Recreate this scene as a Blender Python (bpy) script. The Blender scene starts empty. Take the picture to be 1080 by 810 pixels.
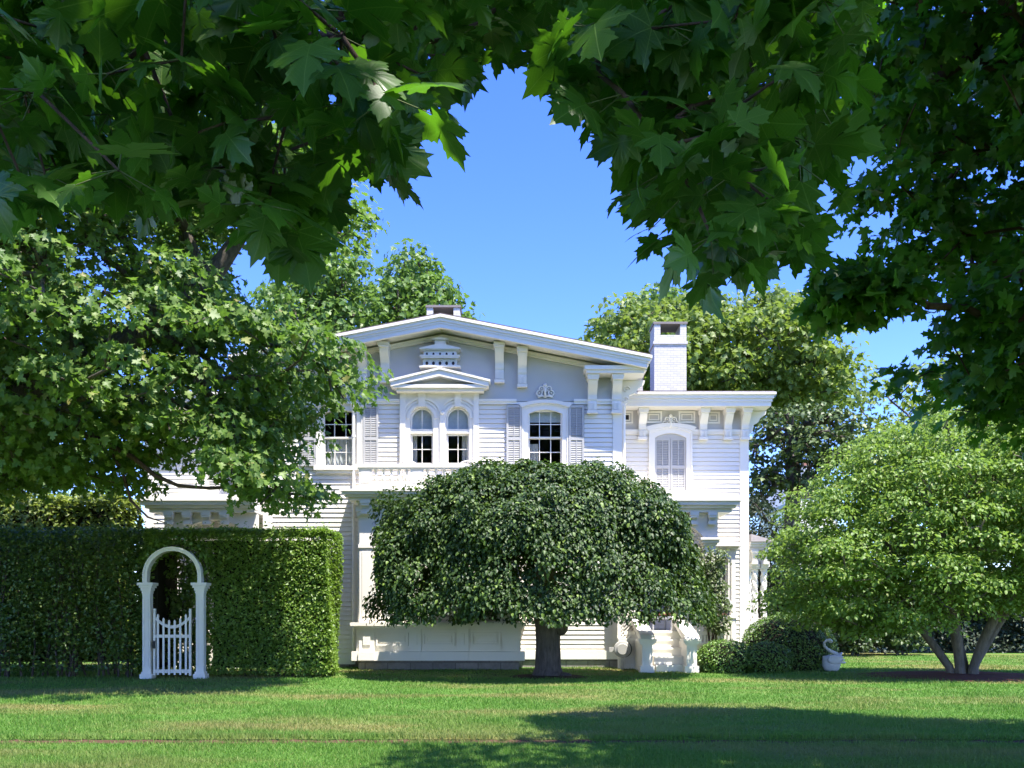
import bpy, bmesh, math, random
import numpy as np
from mathutils import Vector, Matrix

# ------------------------------------------------------------------ camera, sky, sun, exposure
SC = bpy.context.scene
COL = SC.collection
F, CX, HY, H = 1000.0, 540.0, 648.0, 1.5        # focal length and horizon in photo pixels, eye height in metres


def X(px, Y):
    return (px - CX) * Y / F


def Z(py, Y):
    return H + (HY - py) * Y / F


cam_d = bpy.data.cameras.new('camera')
cam_d.sensor_width = 36
cam_d.lens = 36 * F / 1080
cam_d.shift_y = (HY - 405) / 1080
cam_d.clip_start = 0.05
cam_d.clip_end = 3000
cam = bpy.data.objects.new('camera', cam_d)
cam.location = (0, 0, H)
cam.rotation_euler = (math.radians(90), 0, 0)
COL.objects.link(cam)
SC.camera = cam

SUN_EL, SUN_AZ = 66.0, 41.0                      # azimuth: degrees to the right of straight behind the camera
ce, se = math.cos(math.radians(SUN_EL)), math.sin(math.radians(SUN_EL))
to_sun = Vector((math.sin(math.radians(SUN_AZ)) * ce, -math.cos(math.radians(SUN_AZ)) * ce, se))
SHX, SHY = -to_sun.x / to_sun.z, -to_sun.y / to_sun.z   # shadow shift per metre of height
world = bpy.data.worlds.new('World')
SC.world = world
world.use_nodes = True
wn = world.node_tree
bg = wn.nodes['Background']
sky = wn.nodes.new('ShaderNodeTexSky')
sky.sky_type = 'NISHITA'
sky.sun_disc = False
sky.sun_elevation = math.radians(SUN_EL)
sky.sun_rotation = math.atan2(to_sun.x, to_sun.y)
sky.altitude = 0
sky.air_density = 0.75
sky.dust_density = 0.25
sky.ozone_density = 4.0
hs = wn.nodes.new('ShaderNodeHueSaturation')
hs.inputs['Saturation'].default_value = 1.26
hs.inputs['Hue'].default_value = .524
hs.inputs['Value'].default_value = 1.05
wn.links.new(sky.outputs[0], hs.inputs['Color'])
wn.links.new(hs.outputs[0], bg.inputs[0])
bg.inputs[1].default_value = 0.15
sl = bpy.data.lights.new('sun', 'SUN')
sl.energy = 3.7
sl.angle = math.radians(0.53)
sl.color = (1.0, 0.95, 0.86)
so = bpy.data.objects.new('sun', sl)
so.rotation_euler = (-to_sun).to_track_quat('-Z', 'Y').to_euler()
so.location = (8, -10, 30)
COL.objects.link(so)
SC.view_settings.view_transform = 'Standard'
SC.view_settings.look = 'None'
SC.view_settings.gamma = 1
SC.view_settings.exposure = 1.88
SC.cycles.max_bounces = 8
SC.cycles.diffuse_bounces = 4
SC.cycles.glossy_bounces = 2
SC.cycles.transmission_bounces = 4
SC.cycles.transparent_max_bounces = 8
SC.cycles.caustics_reflective = False
SC.cycles.caustics_refractive = False

# ------------------------------------------------------------------ helpers: objects


def tag(o, label=None, cat=None, group=None, kind=None):
    if label:
        o['label'] = label
    if cat:
        o['category'] = cat
    if group:
        o['group'] = group
    if kind:
        o['kind'] = kind
    return o


def empty(name, loc=(0, 0, 0)):
    o = bpy.data.objects.new(name, None)
    o.empty_display_size = 0.3
    o.location = loc
    COL.objects.link(o)
    return o


def link(name, me, mat, parent=None):
    o = bpy.data.objects.new(name, me)
    COL.objects.link(o)
    for m in (mat if isinstance(mat, (list, tuple)) else [mat]):
        me.materials.append(m)
    if parent is not None:
        set_parent(o, parent)
    return o


WORLD_LOC = {}


def wloc(o):
    v = Vector(o.location)
    while o.parent:
        o = o.parent
        v = v + Vector(o.location)
    return v


def set_parent(o, p):
    o.parent = p
    o.location = Vector(o.location) - wloc(p)     # parents are never rotated when children are attached


class MB:
    """collects shapes in world coordinates; build() links them as one mesh"""

    def __init__(s):
        s.v, s.f = [], []

    def add(s, vs, fs):
        n = len(s.v)
        s.v.extend([tuple(p) for p in vs])
        s.f.extend([tuple(i + n for i in f) for f in fs])
        return s

    def box(s, x0, x1, y0, y1, z0, z1):
        return s.add([(x0, y0, z0), (x1, y0, z0), (x1, y1, z0), (x0, y1, z0), (x0, y0, z1), (x1, y0, z1), (x1, y1, z1), (x0, y1, z1)],
                     [(0, 3, 2, 1), (4, 5, 6, 7), (0, 1, 5, 4), (1, 2, 6, 5), (2, 3, 7, 6), (3, 0, 4, 7)])

    def prism_y(s, pts, y0, y1):                   # polygon in x,z drawn counter-clockwise seen from the front, extruded along y
        n = len(pts)
        vs = [(x, y0, z) for x, z in pts] + [(x, y1, z) for x, z in pts]
        fs = [tuple(range(n)), tuple(range(2 * n - 1, n - 1, -1))]
        fs += [(i, i + n, (i + 1) % n + n, (i + 1) % n) for i in range(n)]
        return s.add(vs, fs)

    def prism_x(s, pts, x0, x1):                   # polygon in y,z extruded along x
        n = len(pts)
        vs = [(x0, y, z) for y, z in pts] + [(x1, y, z) for y, z in pts]
        fs = [tuple(range(n)), tuple(range(2 * n - 1, n - 1, -1))]
        fs += [(i, i + n, (i + 1) % n + n, (i + 1) % n) for i in range(n)]
        return s.add(vs, fs)

    def prism_z(s, pts, z0, z1):
        n = len(pts)
        vs = [(x, y, z0) for x, y in pts] + [(x, y, z1) for x, y in pts]
        fs = [tuple(range(n - 1, -1, -1)), tuple(range(n, 2 * n))]
        fs += [(i, (i + 1) % n, (i + 1) % n + n, i + n) for i in range(n)]
        return s.add(vs, fs)

    def strip(s, outer, inner, y0, y1):            # band between two open outlines in x,z, with thickness in y
        n = len(outer)
        vs = [(x, y, z) for y in (y0, y1) for line in (outer, inner) for x, z in line]
        O, I, O2, I2 = 0, n, 2 * n, 3 * n
        fs = []
        for i in range(n - 1):
            fs += [(O + i, O + i + 1, I + i + 1, I + i), (O2 + i + 1, O2 + i, I2 + i, I2 + i + 1),
                   (O + i + 1, O + i, O2 + i, O2 + i + 1), (I + i, I + i + 1, I2 + i + 1, I2 + i)]
        fs += [(O, I, I2, O2), (I + n - 1, O + n - 1, O2 + n - 1, I2 + n - 1)]
        return s.add(vs, fs)

    def lathe(s, cx, cy, prof, n=12):              # profile of (radius, z)
        vs, fs = [], []
        for r, z in prof:
            for k in range(n):
                a = 2 * math.pi * k / n
                vs.append((cx + r * math.cos(a), cy + r * math.sin(a), z))
        for j in range(len(prof) - 1):
            for k in range(n):
                k2 = (k + 1) % n
                fs.append((j * n + k, j * n + k2, (j + 1) * n + k2, (j + 1) * n + k))
        fs.append(tuple(range(n - 1, -1, -1)))
        fs.append(tuple((len(prof) - 1) * n + k for k in range(n)))
        return s.add(vs, fs)

    def tube(s, pts, r, n=8, closed=False):
        pts = [Vector(p) for p in pts]
        rs = r if isinstance(r, (list, tuple)) else [r] * len(pts)
        vs, fs = [], []
        m = len(pts)
        up = None
        for i, p in enumerate(pts):
            a = pts[(i - 1) % m] if closed or i else p
            b = pts[(i + 1) % m] if closed or i < m - 1 else p
            t = (b - a).normalized()
            if up is None:
                up = Vector((0, 0, 1)) if abs(t.z) < .9 else Vector((0, 1, 0))
            e = t.cross(up).normalized()
            up = e.cross(t).normalized()
            for k in range(n):
                q = 2 * math.pi * k / n
                vs.append(p + (e * math.cos(q) + up * math.sin(q)) * rs[i])
        for i in range(m if closed else m - 1):
            j = (i + 1) % m
            for k in range(n):
                k2 = (k + 1) % n
                fs.append((i * n + k, i * n + k2, j * n + k2, j * n + k))
        if not closed:
            fs.append(tuple(range(n - 1, -1, -1)))
            fs.append(tuple((m - 1) * n + k for k in range(n)))
        return s.add(vs, fs)

    def ball(s, c, r, nu=10, nv=7):
        rx, ry, rz = r if isinstance(r, (tuple, list)) else (r, r, r)
        vs, fs = [], []
        for j in range(nv + 1):
            p = math.pi * j / nv
            for k in range(nu):
                a = 2 * math.pi * k / nu
                vs.append((c[0] + rx * math.sin(p) * math.cos(a), c[1] + ry * math.sin(p) * math.sin(a), c[2] + rz * math.cos(p)))
        for j in range(nv):
            for k in range(nu):
                k2 = (k + 1) % nu
                fs.append((j * nu + k, (j + 1) * nu + k, (j + 1) * nu + k2, j * nu + k2))
        return s.add(vs, fs)

    def build(s, name, mat, parent=None, smooth=False, bevel=0.0, origin=None):
        me = bpy.data.meshes.new(name)
        vs = s.v
        if origin is not None:
            vs = [(a - origin[0], b - origin[1], c - origin[2]) for a, b, c in s.v]
        me.from_pydata(vs, [], s.f)
        bm = bmesh.new()
        bm.from_mesh(me)
        bmesh.ops.recalc_face_normals(bm, faces=bm.faces[:])
        if bevel:
            ed = [e for e in bm.edges if len(e.link_faces) == 2 and e.calc_face_angle(0) > .6]
            bmesh.ops.bevel(bm, geom=ed, offset=bevel, segments=2, affect='EDGES', clamp_overlap=True)
        bm.to_mesh(me)
        bm.free()
        if smooth:
            for p in me.polygons:
                p.use_smooth = True
        o = link(name, me, mat)
        if origin is not None:
            o.location = origin
        if parent is not None:
            set_parent(o, parent)
        return o


def raw_mesh(name, V, T, mat, parent=None, uv=None, smooth=False):
    """fast mesh from numpy arrays of vertices and triangles"""
    me = bpy.data.meshes.new(name)
    V = np.ascontiguousarray(V, np.float32)
    T = np.ascontiguousarray(T, np.int32)
    me.vertices.add(len(V))
    me.vertices.foreach_set('co', V.ravel())
    me.loops.add(T.size)
    me.loops.foreach_set('vertex_index', T.ravel())
    me.polygons.add(len(T))
    me.polygons.foreach_set('loop_start', np.arange(0, T.size, 3, dtype=np.int32))
    me.update(calc_edges=True)
    if uv is not None:
        ul = me.uv_layers.new(name='leaf')
        ul.data.foreach_set('uv', np.ascontiguousarray(uv[T.ravel()], np.float32).ravel())
    if smooth:
        me.polygons.foreach_set('use_smooth', np.ones(len(T), bool))
    return link(name, me, mat, parent)


# ------------------------------------------------------------------ helpers: materials


def mat_new(name):
    m = bpy.data.materials.new(name)
    m.use_nodes = True
    nt = m.node_tree
    return m, nt, nt.nodes['Principled BSDF'], nt.nodes['Material Output']


def nd(nt, t, **kw):
    n = nt.nodes.new(t)
    for k, v in kw.items():
        if k in n.inputs.keys():
            n.inputs[k].default_value = v
        else:
            setattr(n, k, v)
    return n


def ramp(nt, fac, stops):
    r = nt.nodes.new('ShaderNodeValToRGB')
    el = r.color_ramp.elements
    while len(el) < len(stops):
        el.new(0.5)
    for e, (p, c) in zip(el, stops):
        e.position = p
        e.color = (c[0], c[1], c[2], 1)
    nt.links.new(fac, r.inputs[0])
    return r.outputs[0]


def mapped(nt, scale=(1, 1, 1)):
    tc = nd(nt, 'ShaderNodeTexCoord')
    mp = nd(nt, 'ShaderNodeMapping')
    mp.inputs['Scale'].default_value = scale
    nt.links.new(tc.outputs['Object'], mp.inputs[0])
    return mp.outputs[0]


def noise(nt, vec, scale, detail=4, rough=.6):
    n = nd(nt, 'ShaderNodeTexNoise', Scale=scale, Detail=detail, Roughness=rough)
    if vec is not None:
        nt.links.new(vec, n.inputs['Vector'])
    return n.outputs['Fac']


def bump(nt, bs, h, strength=.3, dist=.02):
    b = nd(nt, 'ShaderNodeBump', Strength=strength, Distance=dist)
    nt.links.new(h, b.inputs['Height'])
    nt.links.new(b.outputs[0], bs.inputs['Normal'])


def paint(name, col, rough=.45, var=.06, spec=.4):
    """exterior paint: faint weathering in tone and roughness, brushy relief"""
    m, nt, bs, out = mat_new(name)
    v = mapped(nt)
    f = noise(nt, v, 1.3, 6)
    lo = tuple(c * (1 - var) for c in col)
    nt.links.new(ramp(nt, f, [(.3, lo), (.65, col)]), bs.inputs['Base Color'])
    bs.inputs['Roughness'].default_value = rough
    bs.inputs['Specular IOR Level'].default_value = spec
    bump(nt, bs, noise(nt, v, 40, 3), .08, .01)
    return m


def leaf_mat(name, stops, trans=(.12, .2, .03), tw=.3, rough=.42, spec=.5, veins=False, back=None):
    """each leaf its own tone (random per island), a waxy top and light passing through"""
    m, nt, bs, out = mat_new(name)
    g = nd(nt, 'ShaderNodeNewGeometry')
    colr = ramp(nt, g.outputs['Random Per Island'], stops)
    tcol = None
    if veins:
        uv = nd(nt, 'ShaderNodeUVMap')
        sp = nd(nt, 'ShaderNodeSeparateXYZ')
        nt.links.new(uv.outputs[0], sp.inputs[0])

        def mth(op, a, b=None):
            n = nd(nt, 'ShaderNodeMath', operation=op)
            for i, q in enumerate((a, b)):
                if q is None:
                    continue
                if isinstance(q, (int, float)):
                    n.inputs[i].default_value = q
                else:
                    nt.links.new(q, n.inputs[i])
            return n.outputs[0]
        ax = mth('ABSOLUTE', sp.outputs[0])
        ang = mth('ARCTAN2', ax, sp.outputs[1])
        rr = mth('SQRT', mth('ADD', mth('MULTIPLY', ax, ax), mth('MULTIPLY', sp.outputs[1], sp.outputs[1])))
        best = None
        for a in (0, .98, 1.62):
            d = mth('ABSOLUTE', mth('MULTIPLY', rr, mth('SINE', mth('SUBTRACT', ang, a))))
            best = d if best is None else mth('MINIMUM', best, d)
        # side veins: herring-bone off the main ones
        w = mth('ABSOLUTE', mth('SINE', mth('ADD', mth('MULTIPLY', rr, 34), mth('MULTIPLY', best, 30))))
        side = mth('MULTIPLY', mth('LESS_THAN', w, .16), .35)
        vein = mth('MAXIMUM', mth('LESS_THAN', best, .008), side)
        mx = nd(nt, 'ShaderNodeMix', data_type='RGBA')
        nt.links.new(mth('MULTIPLY', vein, .75), mx.inputs[0])
        nt.links.new(colr, mx.inputs[6])
        mx.inputs[7].default_value = (.17, .28, .06, 1)
        colr = mx.outputs[2]
        bump(nt, bs, mth('MULTIPLY', vein, -1.0), .4, .004)
    if back:
        mb = nd(nt, 'ShaderNodeMix', data_type='RGBA')
        nt.links.new(g.outputs['Backfacing'], mb.inputs[0])
        nt.links.new(colr, mb.inputs[6])
        mb.inputs[7].default_value = (*back, 1)
        base = mb.outputs[2]
    else:
        base = colr
    nt.links.new(base, bs.inputs['Base Color'])
    bs.inputs['Roughness'].default_value = rough
    bs.inputs['Specular IOR Level'].default_value = spec
    tr = nd(nt, 'ShaderNodeBsdfTranslucent')
    tr.inputs[0].default_value = (*trans, 1)
    mix = nd(nt, 'ShaderNodeMixShader')
    mix.inputs[0].default_value = tw
    nt.links.new(bs.outputs[0], mix.inputs[1])
    nt.links.new(tr.outputs[0], mix.inputs[2])
    nt.links.new(mix.outputs[0], out.inputs['Surface'])
    return m


def bark_mat(name, a, b):
    m, nt, bs, out = mat_new(name)
    v = mapped(nt, (6, 6, 1.2))
    f = noise(nt, v, 3, 8, .7)
    nt.links.new(ramp(nt, f, [(.3, a), (.7, b)]), bs.inputs['Base Color'])
    bs.inputs['Roughness'].default_value = .9
    bump(nt, bs, f, .8, .04)
    return m


M = {}
M['white'] = paint('white_paint', (.78, .74, .655))
M['trim'] = paint('white_trim_paint', (.79, .75, .67), .4, .04)
M['grey'] = paint('grey_frieze_paint', (.48, .475, .455), .55)
M['warmgrey'] = paint('warm_grey_frieze_paint', (.50, .475, .44), .55)
M['shutter'] = paint('grey_shutter_paint', (.44, .43, .41), .5)
M['foundpaint'] = paint('grey_foundation_paint', (.16, .17, .17), .8)


def stone_mat():
    m, nt, bs, out = mat_new('foundation_stone')
    v = mapped(nt)
    br = nd(nt, 'ShaderNodeTexBrick', Scale=1.0)
    br.inputs['Brick Width'].default_value = .6
    br.inputs['Row Height'].default_value = .22
    br.inputs['Mortar Size'].default_value = .012
    br.inputs['Color1'].default_value = (.30, .27, .24, 1)
    br.inputs['Color2'].default_value = (.22, .20, .18, 1)
    br.inputs['Mortar'].default_value = (.14, .13, .12, 1)
    sx = nd(nt, 'ShaderNodeSeparateXYZ')
    cb = nd(nt, 'ShaderNodeCombineXYZ')
    nt.links.new(v, sx.inputs[0])
    nt.links.new(sx.outputs[0], cb.inputs[0])
    nt.links.new(sx.outputs[2], cb.inputs[1])
    nt.links.new(cb.outputs[0], br.inputs['Vector'])
    mx = nd(nt, 'ShaderNodeMix', data_type='RGBA', blend_type='MULTIPLY')
    mx.inputs[0].default_value = .6
    nt.links.new(br.outputs[0], mx.inputs[6])
    nt.links.new(ramp(nt, noise(nt, v, 9, 6), [(.25, (.5, .48, .45)), (.7, (1, 1, 1))]), mx.inputs[7])
    nt.links.new(mx.outputs[2], bs.inputs['Base Color'])
    bs.inputs['Roughness'].default_value = .9
    bump(nt, bs, noise(nt, v, 20, 5), .5, .03)
    return m


M['stone'] = stone_mat()


def brick_white():
    m, nt, bs, out = mat_new('white_painted_brick')
    v = mapped(nt)
    sx = nd(nt, 'ShaderNodeSeparateXYZ')
    ad = nd(nt, 'ShaderNodeMath', operation='ADD')
    cb = nd(nt, 'ShaderNodeCombineXYZ')
    nt.links.new(v, sx.inputs[0])
    nt.links.new(sx.outputs[0], ad.inputs[0])
    nt.links.new(sx.outputs[1], ad.inputs[1])
    nt.links.new(ad.outputs[0], cb.inputs[0])
    nt.links.new(sx.outputs[2], cb.inputs[1])
    br = nd(nt, 'ShaderNodeTexBrick', Scale=1.0)
    br.inputs['Brick Width'].default_value = .21
    br.inputs['Row Height'].default_value = .075
    br.inputs['Mortar Size'].default_value = .008
    br.inputs['Color1'].default_value = (.60, .565, .52, 1)
    br.inputs['Color2'].default_value = (.50, .475, .44, 1)
    br.inputs['Mortar'].default_value = (.42, .40, .37, 1)
    nt.links.new(cb.outputs[0], br.inputs['Vector'])
    nt.links.new(br.outputs[0], bs.inputs['Base Color'])
    bs.inputs['Roughness'].default_value = .7
    iv = nd(nt, 'ShaderNodeMath', operation='SUBTRACT')
    iv.inputs[0].default_value = 1
    nt.links.new(br.outputs[1], iv.inputs[1])
    bump(nt, bs, iv.outputs[0], .6, .01)
    return m


M['brick'] = brick_white()


def roof_mat():
    m, nt, bs, out = mat_new('dark_roof')
    v = mapped(nt)
    nt.links.new(ramp(nt, noise(nt, v, 6, 6), [(.3, (.05, .035, .033)), (.7, (.10, .07, .065))]), bs.inputs['Base Color'])
    bs.inputs['Roughness'].default_value = .8
    return m


M['roof'] = roof_mat()


def plain(name, col, rough=.5, spec=.4, metal=0.):
    m, nt, bs, out = mat_new(name)
    v = mapped(nt)
    nt.links.new(ramp(nt, noise(nt, v, 12, 5), [(.3, tuple(c * .85 for c in col)), (.7, col)]), bs.inputs['Base Color'])
    bs.inputs['Roughness'].default_value = rough
    bs.inputs['Specular IOR Level'].default_value = spec
    bs.inputs['Metallic'].default_value = metal
    return m


M['curtain'] = plain('white_curtain', (.75, .74, .72), .9, .1)
M['blind'] = plain('pale_roller_blind', (.80, .82, .83), .9, .1)
M['wicker'] = plain('grey_wicker', (.30, .31, .33), .8)
M['cushion'] = plain('red_brown_cushion', (.20, .07, .055), .9)
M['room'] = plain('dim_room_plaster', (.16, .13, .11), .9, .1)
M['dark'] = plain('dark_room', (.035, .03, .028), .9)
M['ceramic'] = plain('white_glazed_stone', (.68, .68, .68), .5)
M['reel'] = plain('grey_beige_plastic', (.42, .41, .38), .5)
M['hose'] = plain('dark_green_hose', (.05, .07, .05), .5)
M['brickred'] = plain('red_brick', (.30, .14, .10), .9)
M['iron'] = plain('dark_iron', (.03, .03, .03), .5)


def glass_mat():
    m, nt, bs, out = mat_new('window_glass')
    nt.nodes.remove(bs)
    tr = nd(nt, 'ShaderNodeBsdfTransparent')
    tr.inputs[0].default_value = (.86, .88, .88, 1)
    gl = nd(nt, 'ShaderNodeBsdfGlossy', Roughness=.02)
    fr = nd(nt, 'ShaderNodeFresnel', IOR=1.5)
    mx = nd(nt, 'ShaderNodeMixShader')
    hf = nd(nt, 'ShaderNodeMath', operation='MULTIPLY')
    hf.inputs[1].default_value = .14
    nt.links.new(fr.outputs[0], hf.inputs[0])
    nt.links.new(hf.outputs[0], mx.inputs[0])
    nt.links.new(tr.outputs[0], mx.inputs[1])
    nt.links.new(gl.outputs[0], mx.inputs[2])
    nt.links.new(mx.outputs[0], out.inputs['Surface'])
    return m


M['glass'] = glass_mat()
M['bark'] = bark_mat('grey_brown_bark', (.035, .028, .022), (.13, .105, .085))
M['twig'] = bark_mat('red_brown_twig', (.05, .03, .022), (.11, .065, .05))
M['lbark'] = bark_mat('pale_tan_bark', (.075, .062, .048), (.21, .175, .135))
# ------------------------------------------------------------------ the house
house = empty('house', (-1.93, 26.3, 0))
tag(house, 'large white clapboard villa with low gable, carved brackets and grey frieze', 'house')
YM, YB, YW, YR = 26.3, 25.2, 28.0, 25.55
PITCH = .13


def front(y):
    return lambda u, d, z: (u, y - d, z)


def clap(mb, u0, u1, z0, z1, mp, holes=()):
    """lapped boards between u0 and u1; d is how far a board stands out of the wall"""
    z = z0
    while z < z1 - 1e-4:
        zt = min(z + PITCH, z1)
        cuts = sorted({z, zt} | {h[k] for h in holes for k in (2, 3) if z < h[k] < zt})
        for a, b in zip(cuts[:-1], cuts[1:]):
            m = (a + b) / 2
            iv = [(u0, u1)]
            for h in holes:
                if h[2] < m < h[3]:
                    nxt = []
                    for p, q in iv:
                        if h[1] <= p or h[0] >= q:
                            nxt.append((p, q))
                        else:
                            if h[0] > p:
                                nxt.append((p, h[0]))
                            if h[1] < q:
                                nxt.append((h[1], q))
                    iv = nxt
            da, db = .026 - .024 * (a - z) / PITCH, .026 - .024 * (b - z) / PITCH
            slot = b == zt and b - a > .03
            bb = b - .011 if slot else b          # a dark open joint under the lap of the next board
            for p, q in iv:
                vs = [mp(p, da, a), mp(q, da, a), mp(q, db, bb), mp(p, db, bb)]
                fs = [(0, 1, 2, 3)]
                if a == z:
                    vs += [mp(p, -.03, a), mp(q, -.03, a)]
                    fs.append((len(vs) - 2, len(vs) - 1, 1, 0))
                if slot:
                    n = len(vs)
                    vs += [mp(p, -.03, bb), mp(q, -.03, bb), mp(q, -.03, b), mp(p, -.03, b)]
                    fs += [(3, 2, n + 1, n), (n, n + 1, n + 2, n + 3)]
                mb.add(vs, fs)
        z = zt
    return mb


def arc_line(x0, x1, z0, zs, rise, n=12):
    """outline of an opening: up the left jamb, over the arch, down the right jamb"""
    xc, w = (x0 + x1) / 2, (x1 - x0) / 2
    pts = [(x0, z0)]
    if rise <= 0:
        pts += [(x0, zs), (x1, zs)]
    else:
        R = (w * w + rise * rise) / (2 * rise)
        a0 = math.asin(min(1, w / R))
        if rise > w:
            a0 = math.pi - a0
        for i in range(n + 1):
            a = -a0 + 2 * a0 * i / n
            pts.append((xc + R * math.sin(a), zs + rise - R + R * math.cos(a)))
    pts.append((x1, z0))
    return pts


def grow(pts, c):
    xs = [p[0] for p in pts]
    xc, w = (min(xs) + max(xs)) / 2, (max(xs) - min(xs)) / 2
    out = []
    for i, (x, z) in enumerate(pts):
        out.append((xc + (x - xc) * (w + c) / w, z + (0 if i in (0, len(pts) - 1) else c)))
    return out


def sash_lattice(mb, x0, x1, z0, z1, y, cols, rows, rail=.045, bar=.02):
    mb.box(x0, x0 + rail, y, y + .04, z0, z1)
    mb.box(x1 - rail, x1, y, y + .04, z0, z1)
    mb.box(x0 + rail, x1 - rail, y, y + .04, z0, z0 + rail)
    mb.box(x0 + rail, x1 - rail, y, y + .04, z1 - rail, z1)
    for c in range(1, cols):
        xx = x0 + (x1 - x0) * c / cols
        mb.box(xx - bar / 2, xx + bar / 2, y + .006, y + .034, z0 + rail, z1 - rail)
    for r in range(1, rows):
        zz = z0 + (z1 - z0) * r / rows
        mb.box(x0 + rail, x1 - rail, y + .008, y + .032, zz - bar / 2, zz + bar / 2)


def folds(mb, x0, x1, y, z0, z1, amp=.035, n=26, ph=0.):
    vs, fs = [], []
    for i in range(n + 1):
        x = x0 + (x1 - x0) * i / n
        d = amp * math.sin(i * 1.9 + ph) * (.7 + .3 * math.sin(i * .7 + ph))
        vs += [(x, y + d, z0), (x, y + d * .6, z1)]
    for i in range(n):
        fs.append((2 * i, 2 * i + 2, 2 * i + 3, 2 * i + 1))
    mb.add(vs, fs)


def window(x0, x1, z0, zs, y, rise=0., casing=.15, cols=3, rows=2, curtains=(), blind=0., sill=True, name='window', hood=0.):
    """casing is the part; sash, pane, sill, curtain and blind are its sub-parts"""
    ins = arc_line(x0, x1, z0, zs, rise)
    mb = MB()
    mb.strip(grow(ins, casing), ins, y - .05, y + .16)
    mb.strip(grow(ins, casing), grow(ins, casing - .04), y - .075, y - .052)
    if hood:
        o2 = grow(ins, casing + hood)
        i2 = grow(ins, casing + .002)
        mb.strip(o2[1:-1], i2[1:-1], y - .12, y - .02)
    w = mb.build(name, M['trim'], house)
    zt = zs + rise
    zm = z0 + (zt - z0) * .5
    s = MB()
    sash_lattice(s, x0 + .003, x1 - .003, z0 + .003, zm + .03, y + .075, cols, rows)
    s.build('sash', M['trim'], w)
    s = MB()
    sash_lattice(s, x0 + .003, x1 - .003, zm, zt - .005, y + .03, cols, rows)
    s.build('sash', M['trim'], w)
    p = MB()
    p.box(x0 + .02, x1 - .02, y + .09, y + .096, z0 + .02, zm)
    p.build('pane', M['glass'], w)
    p = MB()
    p.box(x0 + .02, x1 - .02, y + .046, y + .052, zm + .01, zt - .02)
    p.build('pane', M['glass'], w)
    if sill:
        q = MB()
        q.box(x0 - casing - .06, x1 + casing + .06, y - .14, y + .1, z0 - .11, z0 - .003)
        q.box(x0 - casing, x1 + casing, y - .08, y - .003, z0 - .2, z0 - .112)
        q.build('sill', M['trim'], w)
    for (a, b, c, d) in curtains:
        k = MB()
        folds(k, x0 + (x1 - x0) * a, x0 + (x1 - x0) * b, y + .2, z0 + (zt - z0) * c, z0 + (zt - z0) * d, ph=a * 9)
        k.build('curtain', M['curtain'], w)
    if blind:
        k = MB()
        k.box(x0 + .03, x1 - .03, y + .17, y + .175, zt - (zt - z0) * blind, zt + .02)
        k.build('blind', M['blind'], w)
    return w


def shutter(x0, x1, z0, z1, y, rise=0., parent=None, halves=2, split=.55):
    mb = MB()
    r = .055
    mb.box(x0, x0 + r, y - .045, y, z0, z1)
    mb.box(x1 - r, x1, y - .045, y, z0, z1)
    zm = z0 + (z1 - z0) * (1 - split)
    for a, b in ((z0, z0 + .09), (zm - .045, zm + .045), (z1 - .07, z1)):
        mb.box(x0 + r, x1 - r, y - .043, y - .002, a, b)
    xm = (x0 + x1) / 2
    mb.box(xm - .012, xm + .012, y - .04, y - .004, z0 + .09, zm - .045)
    mb.box(xm - .012, xm + .012, y - .04, y - .004, zm + .045, z1 - .07)
    z = z0 + .1
    while z < z1 - .09:
        if not (zm - .08 < z < zm + .045):
            mb.add([(x0 + r, y - .034, z), (x1 - r, y - .034, z), (x1 - r, y - .006, z + .045), (x0 + r, y - .006, z + .045),
                    (x0 + r, y - .028, z - .006), (x1 - r, y - .028, z - .006), (x1 - r, y, z + .039), (x0 + r, y, z + .039)],
                   [(0, 1, 2, 3), (7, 6, 5, 4), (0, 4, 5, 1), (3, 2, 6, 7), (0, 3, 7, 4), (1, 5, 6, 2)])
        z += .05
    mb.box(x0 + r, x1 - r, y - .002, y + .002, z0 + .09, z1 - .07)
    if rise:
        ins = arc_line(x0, x1, z1, z1 + .001, rise)
        mb.prism_y([(x, z) for x, z in ins][::-1], y - .04, y)
    return mb.build('shutter', M['shutter'], parent or house)


def bracket(xc, y, zt, h=1.0, w=.25, d=.5, parent=None):
    """carved console: a thick scrolled head narrowing to a flat tail with a drop"""
    mb = MB()
    prof = [(0, 0), (-d, 0), (-d, -.10)]
    for i in range(9):                            # head scroll down to the tail
        t = i / 8
        yy = -d * .92 + (d * .92 - .13) * (0.5 - 0.5 * math.cos(math.pi * min(1, t * 1.15)))
        prof.append((yy, -.12 - (h * .62 - .12) * t))
    prof += [(-.10, -h * .68), (-.13, -h * .74), (-.12, -h * .92), (-.06, -h), (0, -h)]
    mb.prism_x([(y + a, zt + b) for a, b in prof], xc - w / 2, xc + w / 2)
    mb.box(xc - w / 2 - .035, xc + w / 2 + .035, y - d - .035, y - .004, zt - .085, zt - .002)
    mb.box(xc - w / 2 - .018, xc + w / 2 + .018, y - d - .018, y - .006, zt - .14, zt - .087)
    for sx in (-.055, .055):                      # raised reeds on the face
        mb.box(xc + sx - .02, xc + sx + .02, y - .155, y - .02, zt - h * .92, zt - h * .72)
    mb.box(xc - w / 2 - .02, xc + w / 2 + .02, y - .16, y - .005, zt - h - .02, zt - h + .06)
    return mb.build('bracket', M['trim'], parent or house)


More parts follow.
